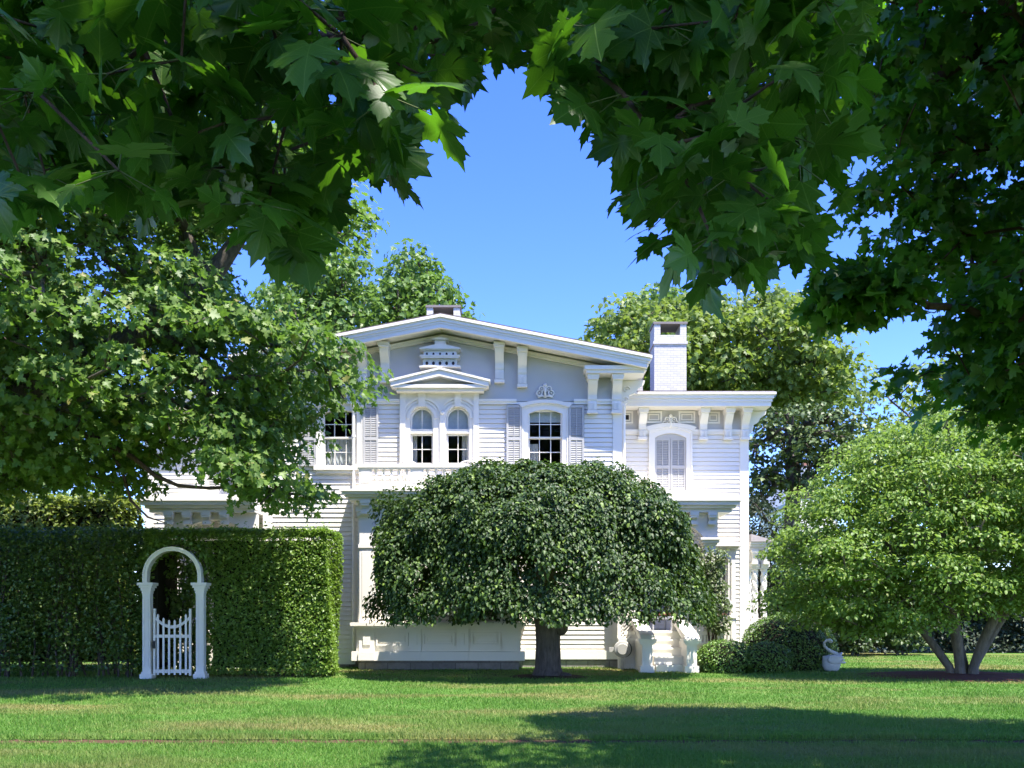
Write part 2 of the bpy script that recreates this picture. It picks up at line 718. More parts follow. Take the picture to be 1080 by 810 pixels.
def rosette(xc, zc, y, r, parent=None):
    """carved palmette between two scrolls"""
    mb = MB()
    mb.ball((xc, y - .01, zc + r * .72), r * .24, 8, 6)
    for sx in (-1, 1):
        for (u, v, q) in ((.40, .34, .26), (.66, -.14, .30)):
            mb.tube([(xc + sx * r * u + r * q * math.cos(t), y - .015, zc + r * v + r * q * math.sin(t)) for t in [k * .5236 for k in range(12)]], r * .085, 6, True)
            mb.ball((xc + sx * r * u, y - .02, zc + r * v), r * .10, 7, 5)
        mb.tube([(xc, y - .02, zc - r * .6), (xc + sx * r * .3, y - .03, zc - r * .45), (xc + sx * r * .85, y - .02, zc - r * .62)], r * .1, 6)
    mb.tube([(xc, y - .02, zc - r * .65), (xc, y - .035, zc), (xc, y - .02, zc + r * .6)], [r * .16, r * .1, r * .12], 7)
    mb.ball((xc, y - .02, zc + r * .1), (r * .17, r * .14, r * .2), 8, 6)
    return mb.build('ornament', M['trim'], parent or house, smooth=True)


def corner(x0, x1, y, z0, z1, extra=.04):
    MB().box(x0, x1, y - extra, y + .1, z0, z1).build('corner_board', M['trim'], house)


# --- main block
mx0, mx1 = -6.86, 3.01
xc = (mx0 + mx1) / 2
ZF, ZS = .30, Z(423.5, YM)                        # foundation top, string course
zpk, SL = Z(332, YR), .195                        # roof top at the peak, slope


def roofz(x):
    return zpk - SL * abs(x - xc)


# front wall with its openings left out
ux0, ux1 = X(557, YM), X(593, YM)
uz0, uzs, ur = Z(492, YM), Z(437, YM), .12
lx0, lx1 = 2 * xc - ux1, 2 * xc - ux0
sx0, sx1 = X(423, YM), X(504.5, YM)
sz0, sz1 = Z(491, YM), Z(414, YM)
holes = [(ux0 - .1, ux1 + .1, uz0 - .1, uzs + ur + .05), (lx0 - .1, lx1 + .1, uz0 - .1, uzs + ur + .05), (sx0 + .03, sx1 - .03, sz0, sz1)]
w = MB()
clap(w, mx0, mx1, ZF, ZS, front(YM), holes)
YBK = 38.0
clap(w, YM, YBK, ZF, ZS + 1, lambda u, d, z: (mx1 + d, u, z))
clap(w, YM, YBK, ZF, ZS + 1, lambda u, d, z: (mx0 - d, u, z))
clap(w, mx0, mx1, ZF, ZS + .9, lambda u, d, z: (u, YBK + d, z))
w.build('wall', M['white'], house)
g = MB()
gz = lambda x: roofz(x) - .34
g.prism_y([(mx0, ZS), (mx1, ZS), (mx1, gz(mx1)), (xc, gz(xc)), (mx0, gz(mx0))], YM - .03, YM + .1)
g.build('gable', M['grey'], house)
g = MB()
g.prism_y([(mx0, ZS + .9), (mx1, ZS + .9), (mx1, gz(mx1)), (xc, gz(xc)), (mx0, gz(mx0))], YBK - .2, YBK - .1)
g.build('gable', M['grey'], house)
# bed moulding under the raking soffit
bm_ = MB()
for sgn in (-1, 1):
    xe = xc + sgn * (mx1 - xc)
    for off, hgt, dep in ((.0, .075, .11), (.077, .05, .07)):
        bm_.prism_y([(xc, gz(xc) - off - hgt), (xe, gz(xe) - off - hgt), (xe, gz(xe) - off), (xc, gz(xc) - off)][::sgn], YM - .031 - dep, YM - .031)
bm_.build('bed_moulding', M['trim'], house)
# raking cornice: three stepped fascias and the roof edge
xe = 3.77 - xc
cn = MB()
for sgn in (-1, 1):
    for off, hgt, y in ((0, .075, YR - .10), (.077, .09, YR - .05), (.169, .06, YR - .02), (.231, .11, YR)):
        e = xe - (YR - y) * -.0 - off * .55
        a, b = xc, xc + sgn * e
        cn.prism_y([(a, zpk - off - hgt), (b, roofz(b) - off - hgt), (b, roofz(b) - off), (a, zpk - off)][::sgn], y, y + .12 if off == .231 else y + .2)
    # soffit
    b = xc + sgn * (xe - .15)
    cn.prism_y([(xc, zpk - .342 + .05), (b, roofz(b) - .342 + .05), (b, roofz(b) - .25), (xc, zpk - .25)][::sgn], YR + .125, YM + .05)
    # eaves along the sides
    for off, hgt, out_ in ((.0, .09, .0), (.092, .12, .06), (.214, .14, .12)):
        q0, q1 = xc + sgn * (xe - out_ - .12), xc + sgn * (xe - out_)
        zt = roofz(xc + sgn * xe) - off
        cn.box(min(q0, q1), max(q0, q1), YR + .13 + off * .1, YBK + .4, zt - hgt, zt)
    # horizontal return at the corner
    r0, r1 = sorted((xc + sgn * (X(617, YR) - xc), xc + sgn * (X(682, YR) - xc)))
    for zt, zb, o in ((Z(384, YR), Z(388, YR), 0), (Z(388, YR) - .002, Z(391.5, YR), .05)):
        cn.box(r0 + o, r1 - o, YR + .12 + o, YM - .035, zb, zt)
    q0, q1 = sorted((xc + sgn * (mx1 - xc + .031), xc + sgn * (xe - .27)))
    cn.box(q0, q1, YM - .033, YBK, Z(391.5, YR) + .005, Z(388, YR))
cn.build('cornice', M['trim'], house)
rf = MB()
for sgn in (-1, 1):
    b = xc + sgn * (xe - .01)
    rf.prism_y([(xc, zpk + .003), (b, roofz(b) + .003), (b, roofz(b) + .03), (xc, zpk + .035)][::sgn], YR - .08, YBK + .5)
rf.build('roof', M['roof'], house)
# string course, sill course, corner boards
for a, b in ((mx0 - .04, lx0 - .32), (lx1 + .32, sx0 - .003), (sx1 + .003, ux0 - .32), (ux1 + .32, mx1 + .04)):
    st = MB()
    st.box(a, b, YM - .10, YM - .031, ZS - .02, ZS + .05)
    st.box(a, b, YM - .07, YM - .031, ZS - .09, ZS - .02)
    st.build('string_course', M['trim'], house)
corner(mx0 - .04, mx0 + .22, YM, ZF, ZS - .092)
corner(mx1 - .22, mx1 + .04, YM, ZF, ZS - .092)
wt = MB()
wt.box(mx0 - .05, X(375, YM), YM - .05, YM + .02, .12, ZF - .003)
wt.box(X(375, YM), mx1 + .05, YM - .08, YM + .02, .26, .50)
wt.build('water_table', M['trim'], house)
fd = MB()
fd.box(mx0 + .02, mx1 - .02, YM - .02, YM + .25, -.3, .257)
fd.build('foundation', M['stone'], house)
for xx, yy in ((mx1 + .11, YM + .12), (X(373.5, YM), YM - .09)):
    dp = MB()
    dp.tube([(xx, yy - .12, ZS - .1), (xx, yy, ZS - .35), (xx, yy, 4.0), (xx, yy, .5), (xx, yy - .15, .2)], .045, 8)
    for z in (6.4, 4.2, 1.4):
        dp.tube([(xx, yy, z), (xx, yy, z + .06)], .058, 8)
    dp.build('downpipe', M['trim'], house)
# brackets on the gable and at the corners
for off in (60, 84):
    for s in (-1, 1):
        xx = xc + s * off * .0263
        bracket(xx, YM - .03, gz(xx) + .005, 1.02, .24, .45)
for off in (157.5, 183):
    for s in (-1, 1):
        bracket(xc + s * off * .0263, YM - .03, Z(391.5, YR) - .005, .98, .25, .45)
for s in (-1, 1):                                 # scrolled brackets seen edge-on along the side eaves
    for yy in (26.55, 28.4, 31, 34):
        x0 = xc + s * (mx1 - xc + .03)
        mb = MB()
        zt = Z(391.5, YR)
        prof = [(0, 0), (.68, 0), (.66, -.1), (.5, -.22), (.42, -.34), (.24, -.42), (.2, -.62), (.1, -.68), (.09, -.86), (0, -.95)]
        mb.prism_y([(x0 + s * a, zt + b) for a, b in prof][::-s], yy, yy + .2)
        for (a, b, r) in ((.16, -.26, .11), (.13, -.55, .09)):
            mb.tube([(x0 + s * (a + r * (1 - t / 9) * math.cos(t)), yy - .02, zt + b + r * (1 - t / 9) * math.sin(t)) for t in [i * .5 for i in range(15)]], .022, 6)
        mb.build('bracket', M['trim'], house)

# upper windows of the main block with shutters and carved shells
for (a, b, cur) in ((ux0, ux1, [(.02, .30, .0, .42)]), (lx0, lx1, [(.02, .98, .0, .52)])):
    window(a, b, uz0, uzs, YM, ur, .17, 3, 2, curtains=cur, blind=.20 if a == ux0 else .0, hood=.09)
    shutter(a - .17 - .43, a - .18, uz0, Z(428, YM), YM - .05)
    shutter(b + .18, b + .17 + .43, uz0, Z(428, YM), YM - .05)
    rosette((a + b) / 2, Z(414, YM), YM - .07, .25)

# double arched window: surround block, arches, sashes
sr = MB()
aw = []
for p0, p1 in ((433, 457.3), (470.8, 495.3)):
    aw.append((X(p0, YM), X(p1, YM)))
zsp, zsill = Z(442.2, YM), Z(490, YM)
ztop = sz1
for (a, b), (e0, e1) in zip(aw, ((sx0, xc - .0), (xc + .0, sx1))):
    r = (b - a) / 2
    ins = arc_line(a, b, zsill, zsp, r, 16)
    # wall of the surround, cut round the arch: piers and spandrels
    outl = [(e0, zsill), (e0, zsp)]
    m = (a + b) / 2
    for i in range(17):
        t = -1 + 2 * i / 16
        outl.append((min(max(m + (e1 - e0) * .62 * t, e0), e1), ztop if abs(t) < .93 else ztop - .0))
    outl = [(e0, zsill)] + [(e0 if i == 0 else (e1 if i == 16 else min(max(m + (e1 - e0) * .6 * (-1 + i / 8), e0), e1)), ztop) for i in range(17)] + [(e1, zsill)]
    sr.strip(outl, ins, YM - .09, YM + .15)
    for c0, c1, pr in ((.03, .09, .03), (.13, .17, .02), (.21, .27, .035)):
        arcs = [p for p in ins[1:-1]]
        mm, rr = m, r
        o_ = [(m + (r + c1) * math.sin(-math.pi / 2 + math.pi * i / 16), zsp + (r + c1) * math.cos(-math.pi / 2 + math.pi * i / 16)) for i in range(17)]
        i_ = [(m + (r + c0) * math.sin(-math.pi / 2 + math.pi * i / 16), zsp + (r + c0) * math.cos(-math.pi / 2 + math.pi * i / 16)) for i in range(17)]
        if c1 > .2:
            o_ = [p for p in o_ if e0 + .02 < p[0] < e1 - .02]
            i_ = i_[(len(i_) - len(o_)) // 2:][:len(o_)]
        sr.strip(o_, i_, YM - .09 - pr, YM - .088)
    sr.prism_y([(m - .08, zsp + r + .0), (m + .08, zsp + r), (m + .11, ztop - .02), (m - .11, ztop - .02)], YM - .15, YM - .089)
sr.box(sx0 - .02, sx0 + .13, YM - .13, YM - .092, zsill, ztop - .03)
sr.box(sx1 - .13, sx1 + .02, YM - .13, YM - .092, zsill, ztop - .03)
sr.box(xc - .07, xc + .07, YM - .135, YM - .092, zsill, zsp + .12)
sr.ball((xc, YM - .14, zsp + .15), (.06, .05, .06))
wd = sr.build('window', M['trim'], house)
for a, b in aw:
    s, p, bl = MB(), MB(), MB()
    r = (b - a) / 2
    zt0, zt1 = Z(457.5, YM), Z(453, YM)
    s.box(a, b, YM - .06, YM + .10, zt0, zt1)
    sash_lattice(s, a + .003, b - .003, zsill, zt0 - .002, YM + .02, 2, 2, .05)
    ins = arc_line(a + .004, b - .004, zt1 + .002, zsp, r - .004, 16)
    s.strip(ins, [(x + (.045 if x < (a + b) / 2 else -.045) * min(1, abs(x - (a + b) / 2) / r * 1.3), z - .045 * max(0, (z - zsp) / r)) for x, z in ins], YM, YM + .05)
    m = (a + b) / 2
    s.box(m - .012, m + .012, YM + .005, YM + .04, zt1 + .002, zsp + r - .03)
    p.box(a + .02, b - .02, YM + .035, YM + .04, zsill + .02, zt0 - .02)
    p.prism_y(arc_line(a + .01, b - .01, zt1 + .01, zsp, r - .01, 12)[::-1], YM + .022, YM + .026)
    bl.prism_y(arc_line(a + .002, b - .002, zt1 - .03, zsp, r - .002, 12)[::-1], YM + .11, YM + .115)
    s.build('sash', M['trim'], wd)
    p.build('pane', M['glass'], wd)
    bl.build('blind', M['blind'], wd)
k = MB()
folds(k, aw[0][0] + .02, aw[0][0] + .16, YM + .22, zsill, zsp, .03, 8)
k.build('curtain', M['curtain'], wd)
k = MB()
folds(k, aw[1][1] - .22, aw[1][1] - .02, YM + .22, zsill, zsp, .03, 8)
k.build('curtain', M['curtain'], wd)

# pediment
pd = MB()
px0, px1 = X(412, YM - .45), X(515.5, YM - .45)
pz0, pzt, pza = Z(412.5, YM - .45), Z(402.5, YM - .45), Z(390, YM - .45)
pm = (px0 + px1) / 2
pd.box(sx0 - .03, sx1 + .03, YM - .20, YM - .092, ztop - .02, pz0 + .02)
pd.box(px0 + .14, px1 - .14, YM - .36, YM - .032, pz0 + .022, pz0 + .10)
pd.box(px0 + .05, px1 - .05, YM - .44, YM - .033, pz0 + .102, pz0 + .19)
for sgn in (-1, 1):
    e = px0 if sgn < 0 else px1
    pd.prism_y([(pm, pza - .17), (e, pzt - .13), (e, pzt), (pm, pza)][::sgn], YM - .47, YM - .035)
    pd.prism_y([(pm, pza + .002), (e + sgn * .04, pzt - .008), (e + sgn * .04, pzt + .05), (pm, pza + .06)][::sgn], YM - .51, YM - .034)
pd.build('pediment', M['trim'], house)
tp = MB()
tp.prism_y([(px0 + .3, pz0 + .17), (px1 - .3, pz0 + .17), (pm, pza - .13)], YM - .2, YM - .031)
tp.build('tympanum', M['grey'], house)

# rooms behind the windows
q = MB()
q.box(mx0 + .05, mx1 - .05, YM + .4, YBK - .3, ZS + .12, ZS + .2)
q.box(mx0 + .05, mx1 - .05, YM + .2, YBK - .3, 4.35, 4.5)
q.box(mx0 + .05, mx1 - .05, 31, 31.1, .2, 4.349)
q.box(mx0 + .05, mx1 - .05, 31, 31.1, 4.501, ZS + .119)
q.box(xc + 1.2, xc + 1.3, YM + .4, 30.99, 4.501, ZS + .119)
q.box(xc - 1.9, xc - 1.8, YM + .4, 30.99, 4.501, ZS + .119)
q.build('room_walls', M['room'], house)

# --- birdhouse on the gable (a little villa of its own)
bh = empty('birdhouse', (X(464.2, YM - .3), YM - .03, Z(388.5, YM - .3)))
tag(bh, 'white birdhouse shaped like a small arcaded villa on the grey gable', 'birdhouse')
bx, by, bz = bh.location
yb = YM - .034
b = MB()
b.box(bx - .56, bx + .56, yb - .42, yb, bz, bz + .05)
b.build('ledge', M['trim'], bh)
b = MB()
b.box(bx - .45, bx + .45, yb - .30, yb - .001, bz + .052, bz + .47)
for i in range(5):                                # arcade of the lower storey
    m = bx - .36 + .18 * i
    o_ = [(m + .085 * math.cos(t), bz + .19 + .085 * math.sin(t)) for t in [math.pi - math.pi * q / 8 for q in range(9)]]
    i_ = [(m + .055 * math.cos(t), bz + .19 + .055 * math.sin(t)) for t in [math.pi - math.pi * q / 8 for q in range(9)]]
    b.strip(o_, i_, yb - .34, yb - .298)
    b.tube([(m + .09, yb - .36, bz + .052), (m + .09, yb - .36, bz + .2)], .012, 6)
    for sx in (-1, 1):
        b.box(m + sx * .05 - .012, m + sx * .05 + .012, yb - .318, yb - .299, bz + .36, bz + .40)
b.tube([(bx - .45, yb - .36, bz + .052), (bx - .45, yb - .36, bz + .2)], .012, 6)
b.build('wall', M['trim'], bh)
for m, zz, r in [(bx - .36 + .18 * i, bz + .13, .04) for i in range(5)] + [(bx - .36 + .18 * i, bz + .385, .03) for i in range(5)]:
    b = MB()
    b.prism_y([(m + r * math.cos(t), zz + r * 1.3 * math.sin(t)) for t in [2 * math.pi * q / 10 for q in range(10)]], yb - .304, yb - .296)
    b.build('entrance_hole', M['dark'], bh)
b = MB()
b.box(bx - .52, bx + .52, yb - .40, yb, bz + .255, bz + .30)
b.box(bx - .55, bx + .55, yb - .42, yb, bz + .302, bz + .33)
b.box(bx - .50, bx + .50, yb - .36, yb, bz + .472, bz + .50)
b.prism_y([(bx - .56, bz + .502), (bx + .56, bz + .502), (bx + .56, bz + .53), (bx, bz + .65), (bx - .56, bz + .53)], yb - .40, yb - .002)
b.build('roof', M['trim'], bh)
b = MB()
b.box(bx - .15, bx + .15, yb - .28, yb - .004, bz + .62, bz + .77)
b.prism_y([(bx - .22, bz + .772), (bx + .22, bz + .772), (bx + .22, bz + .80), (bx, bz + .86), (bx - .22, bz + .80)], yb - .34, yb - .006)
b.build('cupola', M['trim'], bh)

# --- wings, one on each side, set back


def wing(s):
    e = lambda x: x if s > 0 else 2 * xc - x         # mirrored about the gable for the left wing
    lo = lambda a, b: (min(e(a), e(b)), max(e(a), e(b)))
    wx1 = X(788, YW)
    YWB = 36.5
    zs = Z(455, YW)
    zt = Z(428, YW)
    hx0, hx1 = lo(X(690.5, YW), X(723.5, YW))
    hz0, hzs, hr = Z(518, YW), Z(462, YW), .13
    mb = MB()
    u0, u1 = lo(mx1, wx1)
    low = [(lo(X(748, YW), X(770, YW))[0] - .05, lo(X(748, YW), X(770, YW))[1] + .05, Z(650, YW) - .05, Z(588, YW) + .05)] if s > 0 else []
    clap(mb, u0, u1, ZF, zs, front(YW), [(hx0 - .05, hx1 + .05, hz0 - .05, hzs + hr + .02)] + low)
    clap(mb, YW, YWB, ZF, zs + .9, (lambda u, d, z: (e(wx1) + s * d, u, z)))
    clap(mb, u0, u1, ZF, zs + .9, (lambda u, d, z: (u, YWB + d, z)))
    mb.build('wall', M['white'], house)
    q = MB()
    q.box(u0, u1, YW - .02, YW + .1, zs, zt + .05)
    q.build('frieze', M['warmgrey'], house)
    for a, b in ((mx1 + .05, X(684, YW)), (X(729.5, YW), wx1 + .04)):
        a, b = lo(a, b)
        q = MB()
        q.box(a, b, YW - .08, YW - .022, zs - .03, zs + .045)
        q.box(a, b, YW - .05, YW - .022, zs - .09, zs - .03)
        q.build('string_course', M['trim'], house)
    # panels on the frieze
    for a, b, c, d in ((655, 667.5, 434, 447), (681, 698, 434, 446.5), (715.5, 733, 434, 446.5), (745, 759, 434.5, 447)):
        a, b = lo(X(a, YW), X(b, YW))
        c, d = Z(d, YW), Z(c, YW)
        q = MB()
        for t, o in ((.05, .0), (.03, .08)):
            q.box(a + o, b - o, YW - .05, YW - .021, c + o, c + o + t)
            q.box(a + o, b - o, YW - .05, YW - .021, d - o - t, d - o)
            q.box(a + o, a + o + t, YW - .048, YW - .021, c + o + t, d - o - t)
            q.box(b - o - t, b - o, YW - .048, YW - .021, c + o + t, d - o - t)
        q.build('frieze_panel', M['trim'], house)
    q = MB()
    a, b = lo(X(656.5, YW), X(663, YW))
    q.box(a, b, YW - .03, YW - .0195, Z(443, YW), Z(437, YW))
    q.build('vent', M['dark'], house)
    # eaves: soffit, stepped fascia, flat roof
    YE = 27.25
    q = MB()
    for off, hgt, o in ((0, .07, 0), (.072, .10, .05), (.174, .09, .09), (.266, .12, .12)):
        a, b = lo(mx1 + (.8 if s > 0 else .8), X(819, YE) - o)
        a, b = lo(mx1 + .06, X(819, YE) - o)
        z1 = Z(413, YE) - off
        q.box(a, b, YE + o, YW + .2 - off * .1, z1 - hgt, z1)
        a2, b2 = lo(wx1 + .2 + off * .05, X(819, YE) - o)
        q.box(a2, b2, YW + .2 - off * .1 + .002, YWB + .6, z1 - hgt, z1)
    q.build('cornice', M['trim'], house)
    q = MB()
    a, b = lo(mx1 + .06, X(819, YE) - .05)
    q.box(a, b, YE + .06, YWB + .5, Z(413, YE) + .002, Z(413, YE) + .04)
    q.build('roof', M['roof'], house)
    for c in (677, 741, 767, 785):
        bracket(e(X(c, YW)), YW - .02, Z(413, YE) - .388, .86, .22, .42)
    # bracket at the end, edge-on
    mb = MB()
    ztb = Z(413, YE) - .388
    prof = [(0, 0), (.55, 0), (.53, -.1), (.38, -.2), (.3, -.34), (.18, -.40), (.14, -.62), (.06, -.68), (.05, -.8), (0, -.86)]
    mb.prism_y([(e(wx1 + .03 + a), ztb + b) for a, b in prof][::-s], YW + .05, YW + .22)
    mb.build('bracket', M['trim'], house)
    rosette((hx0 + hx1) / 2, Z(446, YW), YW - .06, .25)
    # upper window closed by shutters
    ins = arc_line(hx0, hx1, hz0, hzs, hr)
    q = MB()
    q.strip(grow(ins, .18), ins, YW - .06, YW + .1)
    q.strip(grow(ins, .18), grow(ins, .13), YW - .09, YW - .062)
    q.strip(grow(ins, .30)[1:-1], grow(ins, .182)[1:-1], YW - .11, YW - .015)
    wn_ = q.build('window', M['trim'], house)
    m = (hx0 + hx1) / 2
    MB().box(hx0 - .26, hx1 + .26, YW - .15, YW - .003, hz0 - .12, hz0 - .003).build('sill', M['trim'], wn_)
    MB().box(hx0, hx1, YW + .06, YW + .065, hz0, hzs + hr).build('backing', M['shutter'], wn_)
    shutter(hx0 + .005, m - .006, hz0 + .01, hzs - .0, YW + .03, .0, wn_)
    shutter(m + .006, hx1 - .005, hz0 + .01, hzs - .0, YW + .03, .0, wn_)
    t = MB()
    t.prism_y(arc_line(hx0 + .005, hx1 - .005, hzs + .001, hzs + .002, hr - .01)[::-1], YW - .01, YW + .03)
    t.build('shutter_head', M['shutter'], wn_)
    corner(*lo(wx1 - .22, wx1 + .04), YW, ZF, zs - .092)
    q = MB()
    a, b = lo(mx1, wx1 + .05)
    q.box(a, b, YW - .06, YW + .02, .12, ZF + .12)
    q.build('water_table', M['trim'], house)
    q = MB()
    a, b = lo(mx1, wx1 - .02)
    q.box(a, b, YW - .01, YW + .2, -.3, .118)
    q.build('foundation', M['stone'], house)


wing(1)
wing(-1)

# lower window of the right wing, a shallow cased bay with its own little cornice
bx0, bx1 = X(744, 27.4), X(777, 27.4)
q = MB()
yq = 27.55
q.box(bx0 - .02, bx1 + .02, yq - .0, YW - .03, .5, Z(650, yq))
q.box(bx0, X(752, yq), yq, YW - .03, Z(650, yq), Z(585, yq))
q.box(X(769, yq), bx1, yq, YW - .03, Z(650, yq), Z(585, yq))
q.box(bx0, bx1, yq + .001, YW - .03, Z(588, yq), Z(578, yq))
q.box(bx0 - .08, bx1 + .08, yq - .08, YW - .03, Z(579, yq) + .002, Z(576.5, yq))
q.box(bx0 - .16, bx1 + .17, yq - .18, YW - .03, Z(576.5, yq) + .002, Z(573, yq))
q.box(X(771, yq), X(775, yq), yq - .05, yq - .002, .55, Z(589, yq))
q.box(bx0 - .08, bx1 + .05, yq - .08, YW - .03, Z(652, yq), Z(648.5, yq))
q.box(X(753, yq), X(768, yq), yq - .03, yq - .002, .75, 1.15)
q.build('window_bay', M['trim'], house)
window(X(752, yq) + .08, X(769, yq) - .05, Z(647, yq), Z(589, yq), yq + .02, 0, .05, 2, 2, curtains=[(.55, .98, 0, 1)], sill=False)

# --- ground floor bay with the balcony on top
bay = empty('bay', (xc, YB, 0))
set_parent(bay, house)
X0, X1 = X(377.5, YB), X(548, YB)
zc0 = Z(526, YB)
bxm = (X0 + X1) / 2
wins = [(X(a, YB), X(b, YB)) for a, b in ((398.5, 429), (447, 479.5), (497, 527.5))]
wz0, wz1 = Z(655, YB), Z(566, YB)
q = MB()
xs = [X0] + [v for ab in wins for v in ab] + [X1]
for i in range(0, len(xs), 2):
    q.box(xs[i], xs[i + 1], YB, YM - .03, wz0, wz1)
q.box(X0, X1, YB + .001, YM - .03, wz1 + .001, zc0)
q.box(X0, X1, YB + .001, YM - .03, .26, wz0 - .001)
q.build('bay_wall', M['white'], bay)
for a, b in wins:
    window(a + .06, b - .06, wz0 + .05, wz1 - .1, YB + .04, .0, .058, 2, 2, curtains=[(.02, .98, 0, .5)] if a < -3.4 else [(.02, .4, 0, 1)], blind=0, sill=False)
    if a < -3.4:
        lv = MB()
        lv.box(a + .07, b - .07, YB + .26, YB + .315, wz1 - .2, wz1 - .12)
        for i in range(14):
            z = wz0 + .95 + i * .07
            lv.add([(a + .08, YB + .27, z), (b - .08, YB + .27, z), (b - .08, YB + .31, z + .045), (a + .08, YB + .31, z + .045)], [(0, 1, 2, 3)])
        lv.build('louvre_blind', M['curtain'], house)
for a, b in ((379.5, 394.5), (432, 444.5), (482.5, 494.5), (531, 546)):
    a, b = X(a, YB), X(b, YB)
    q = MB()
    q.box(a, b, YB - .06, YB - .002, Z(657, YB), zc0 - .35)
    q.box(a + .07, b - .07, YB - .075, YB - .062, Z(650, YB), Z(582, YB))
    for z0, z1, o in ((Z(578, YB), Z(574, YB), .03), (Z(545, YB), Z(540, YB), .05), (Z(540, YB) + .002, Z(535, YB), .08)):
        q.box(a - o, b + o, YB - .06 - o, YB - .003, z0, z1)
    q.build('pilaster', M['trim'], bay)
q = MB()
q.box(X0 - .17, X1 + .17, YB - .24, YM - .032, Z(660, YB), Z(656.5, YB))
q.box(X0 - .09, X1 + .09, YB - .14, YM - .032, Z(663, YB), Z(660, YB) - .002)
q.box(X0 - .03, X1 + .03, YB - .04, YM - .032, Z(687, YB), Z(664, YB) - .002)
q.box(X0 - .14, X1 + .14, YB - .20, YM - .032, Z(696.5, YB), Z(687, YB) - .002)
for a, b in ((380.5, 394.5), (433, 443.5), (483, 493.5), (531, 545.5)):
    a, b = X(a, YB), X(b, YB)
    q.box(a - .03, b + .03, YB - .11, YB - .042, Z(687, YB) + .002, Z(663, YB) - .004)
    q.box(a + .08, b - .08, YB - .145, YB - .112, Z(680, YB), Z(668, YB))
    q.box(a - .03, b + .03, YB - .25, YB - .202, Z(696, YB), Z(687, YB) - .004)
for a, b in ((397, 431), (446, 480), (497, 528)):
    a, b, c, d = X(a, YB), X(b, YB), Z(681, YB), Z(667, YB)
    for o, t in ((0, .05), (.09, .03)):
        q.box(a + o, b - o, YB - .12 + o * .3, YB - .041, c + o, c + o + t)
        q.box(a + o, b - o, YB - .12 + o * .3, YB - .041, d - o - t, d - o)
        q.box(a + o, a + o + t, YB - .117 + o * .3, YB - .041, c + o + t, d - o - t)
        q.box(b - o - t, b - o, YB - .117 + o * .3, YB - .041, c + o + t, d - o - t)
q.build('base_panel', M['trim'], bay)
MB().box(X0 + .02, X1 - .02, YB - .02, YM - .04, -.3, Z(696.5, YB) - .003).build('foundation', M['stone'], bay)
q = MB()
for o, z1, z0 in ((.42, 516, 518.5), (.37, 518.5, 521.5), (.30, 521.5, 524), (.22, 524, 527)):
    q.box(X0 - o, X1 + o, YB - o, YM - .033, Z(z0, YB - .3) + .002, Z(z1, YB - .3))
q.box(X0 - .05, X1 + .05, YB - .05, YM - .034, Z(531, YB), Z(527, YB - .3))
q.build('cornice', M['trim'], bay)
for c in (386.5, 438.5, 488, 539):
    bracket(X(c, YB), YB - .052, Z(527, YB - .3) - .002, .34, .2, .2, bay)
# balustrade
ys = YB - .12
bal = MB()
zr1, zr0, zb1, zb0 = Z(490, ys), Z(495.5, ys), Z(511.5, ys), Z(516, ys) + .005
BX0, BX1 = X(379, ys), X(549, ys)
bal.box(BX0 - .08, BX1 + .08, ys - .1, ys + .1, zr0 + .05, zr1)
bal.box(BX0 - .04, BX1 + .04, ys - .07, ys + .07, zr0, zr0 + .048)
bal.box(BX0, BX1, ys - .08, ys + .08, zb0, zb1)
peds = [BX0 + .17, BX0 + 1.53, BX1 - 1.53, BX1 - .17]
for m in peds:
    bal.box(m - .17, m + .17, ys - .06, ys + .06, zb1 - .002, zr0 + .002)
    bal.box(m - .12, m + .12, ys - .075, ys - .061, zb1 + .06, zr0 - .06)
for xx in (BX0 + .05, BX1 - .05):                 # side returns to the wall
    bal.box(xx - .06, xx + .06, ys + .102, YM - .035, zr0 + .03, zr1 - .01)
    bal.box(xx - .05, xx + .05, ys + .082, YM - .035, zb0, zb1 - .01)
bl_ = bal.build('balustrade', M['trim'], house)
hb = zr0 - zb1
prof = [(.045, 0), (.045, .03), (.03, .05), (.06, .12), (.07, .17), (.045, .25), (.026, .32), (.04, .335), (.04, .36), (.045, .37), (.045, .41)]
prof = [(r, z * hb / .41) for r, z in prof]


def balusters(first, pts):
    me = None
    for (bx_, by_) in pts:
        if me is None:
            o = MB().lathe(0, 0, prof, 10).build('baluster', M['trim'], None, smooth=True)
            me = o.data
        else:
            o = bpy.data.objects.new('baluster', me)
            COL.objects.link(o)
        o.location = (bx_, by_, zb1)
        set_parent(o, first)


pts = []
for a, b in zip(peds[:-1], peds[1:]):
    n = max(2, round((b - a - .34) / .205))
    pts += [(a + .17 + (b - a - .34) * (i + .5) / n, ys) for i in range(n)]
for xx in (BX0 + .05, BX1 - .05):
    pts += [(xx, ys + .3 + .2 * i) for i in range(3)]
balusters(bl_, pts)

# --- chimneys
def chimney(x0, x1, y0, y1, z0, z1, parent, open_=True, band=True):
    mb = MB()
    t = .2
    zo0, zo1 = z1 - .42, z1 - .07
    mb.box(x0, x1, y0, y1, z0, zo0 if open_ else z1 - .07)
    if open_:
        for a, b in ((x0, x0 + t), (x1 - t, x1)):
            mb.box(a, b, y0, y1, zo0 - .001, zo1)
    if band:
        mb.box(x0 - .035, x1 + .035, y0 - .035, y1 + .035, z1 - .72, z1 - .62)
        mb.box(x0 - .03, x1 + .03, y0 - .03, y1 + .03, z0, z0 + .12)
    c = mb.build('chimney', M['brick'], parent)
    MB().box(x0 - .03, x1 + .03, y0 - .03, y1 + .03, zo1 + .001, z1).build('cap', plain_cap, c)
    return c


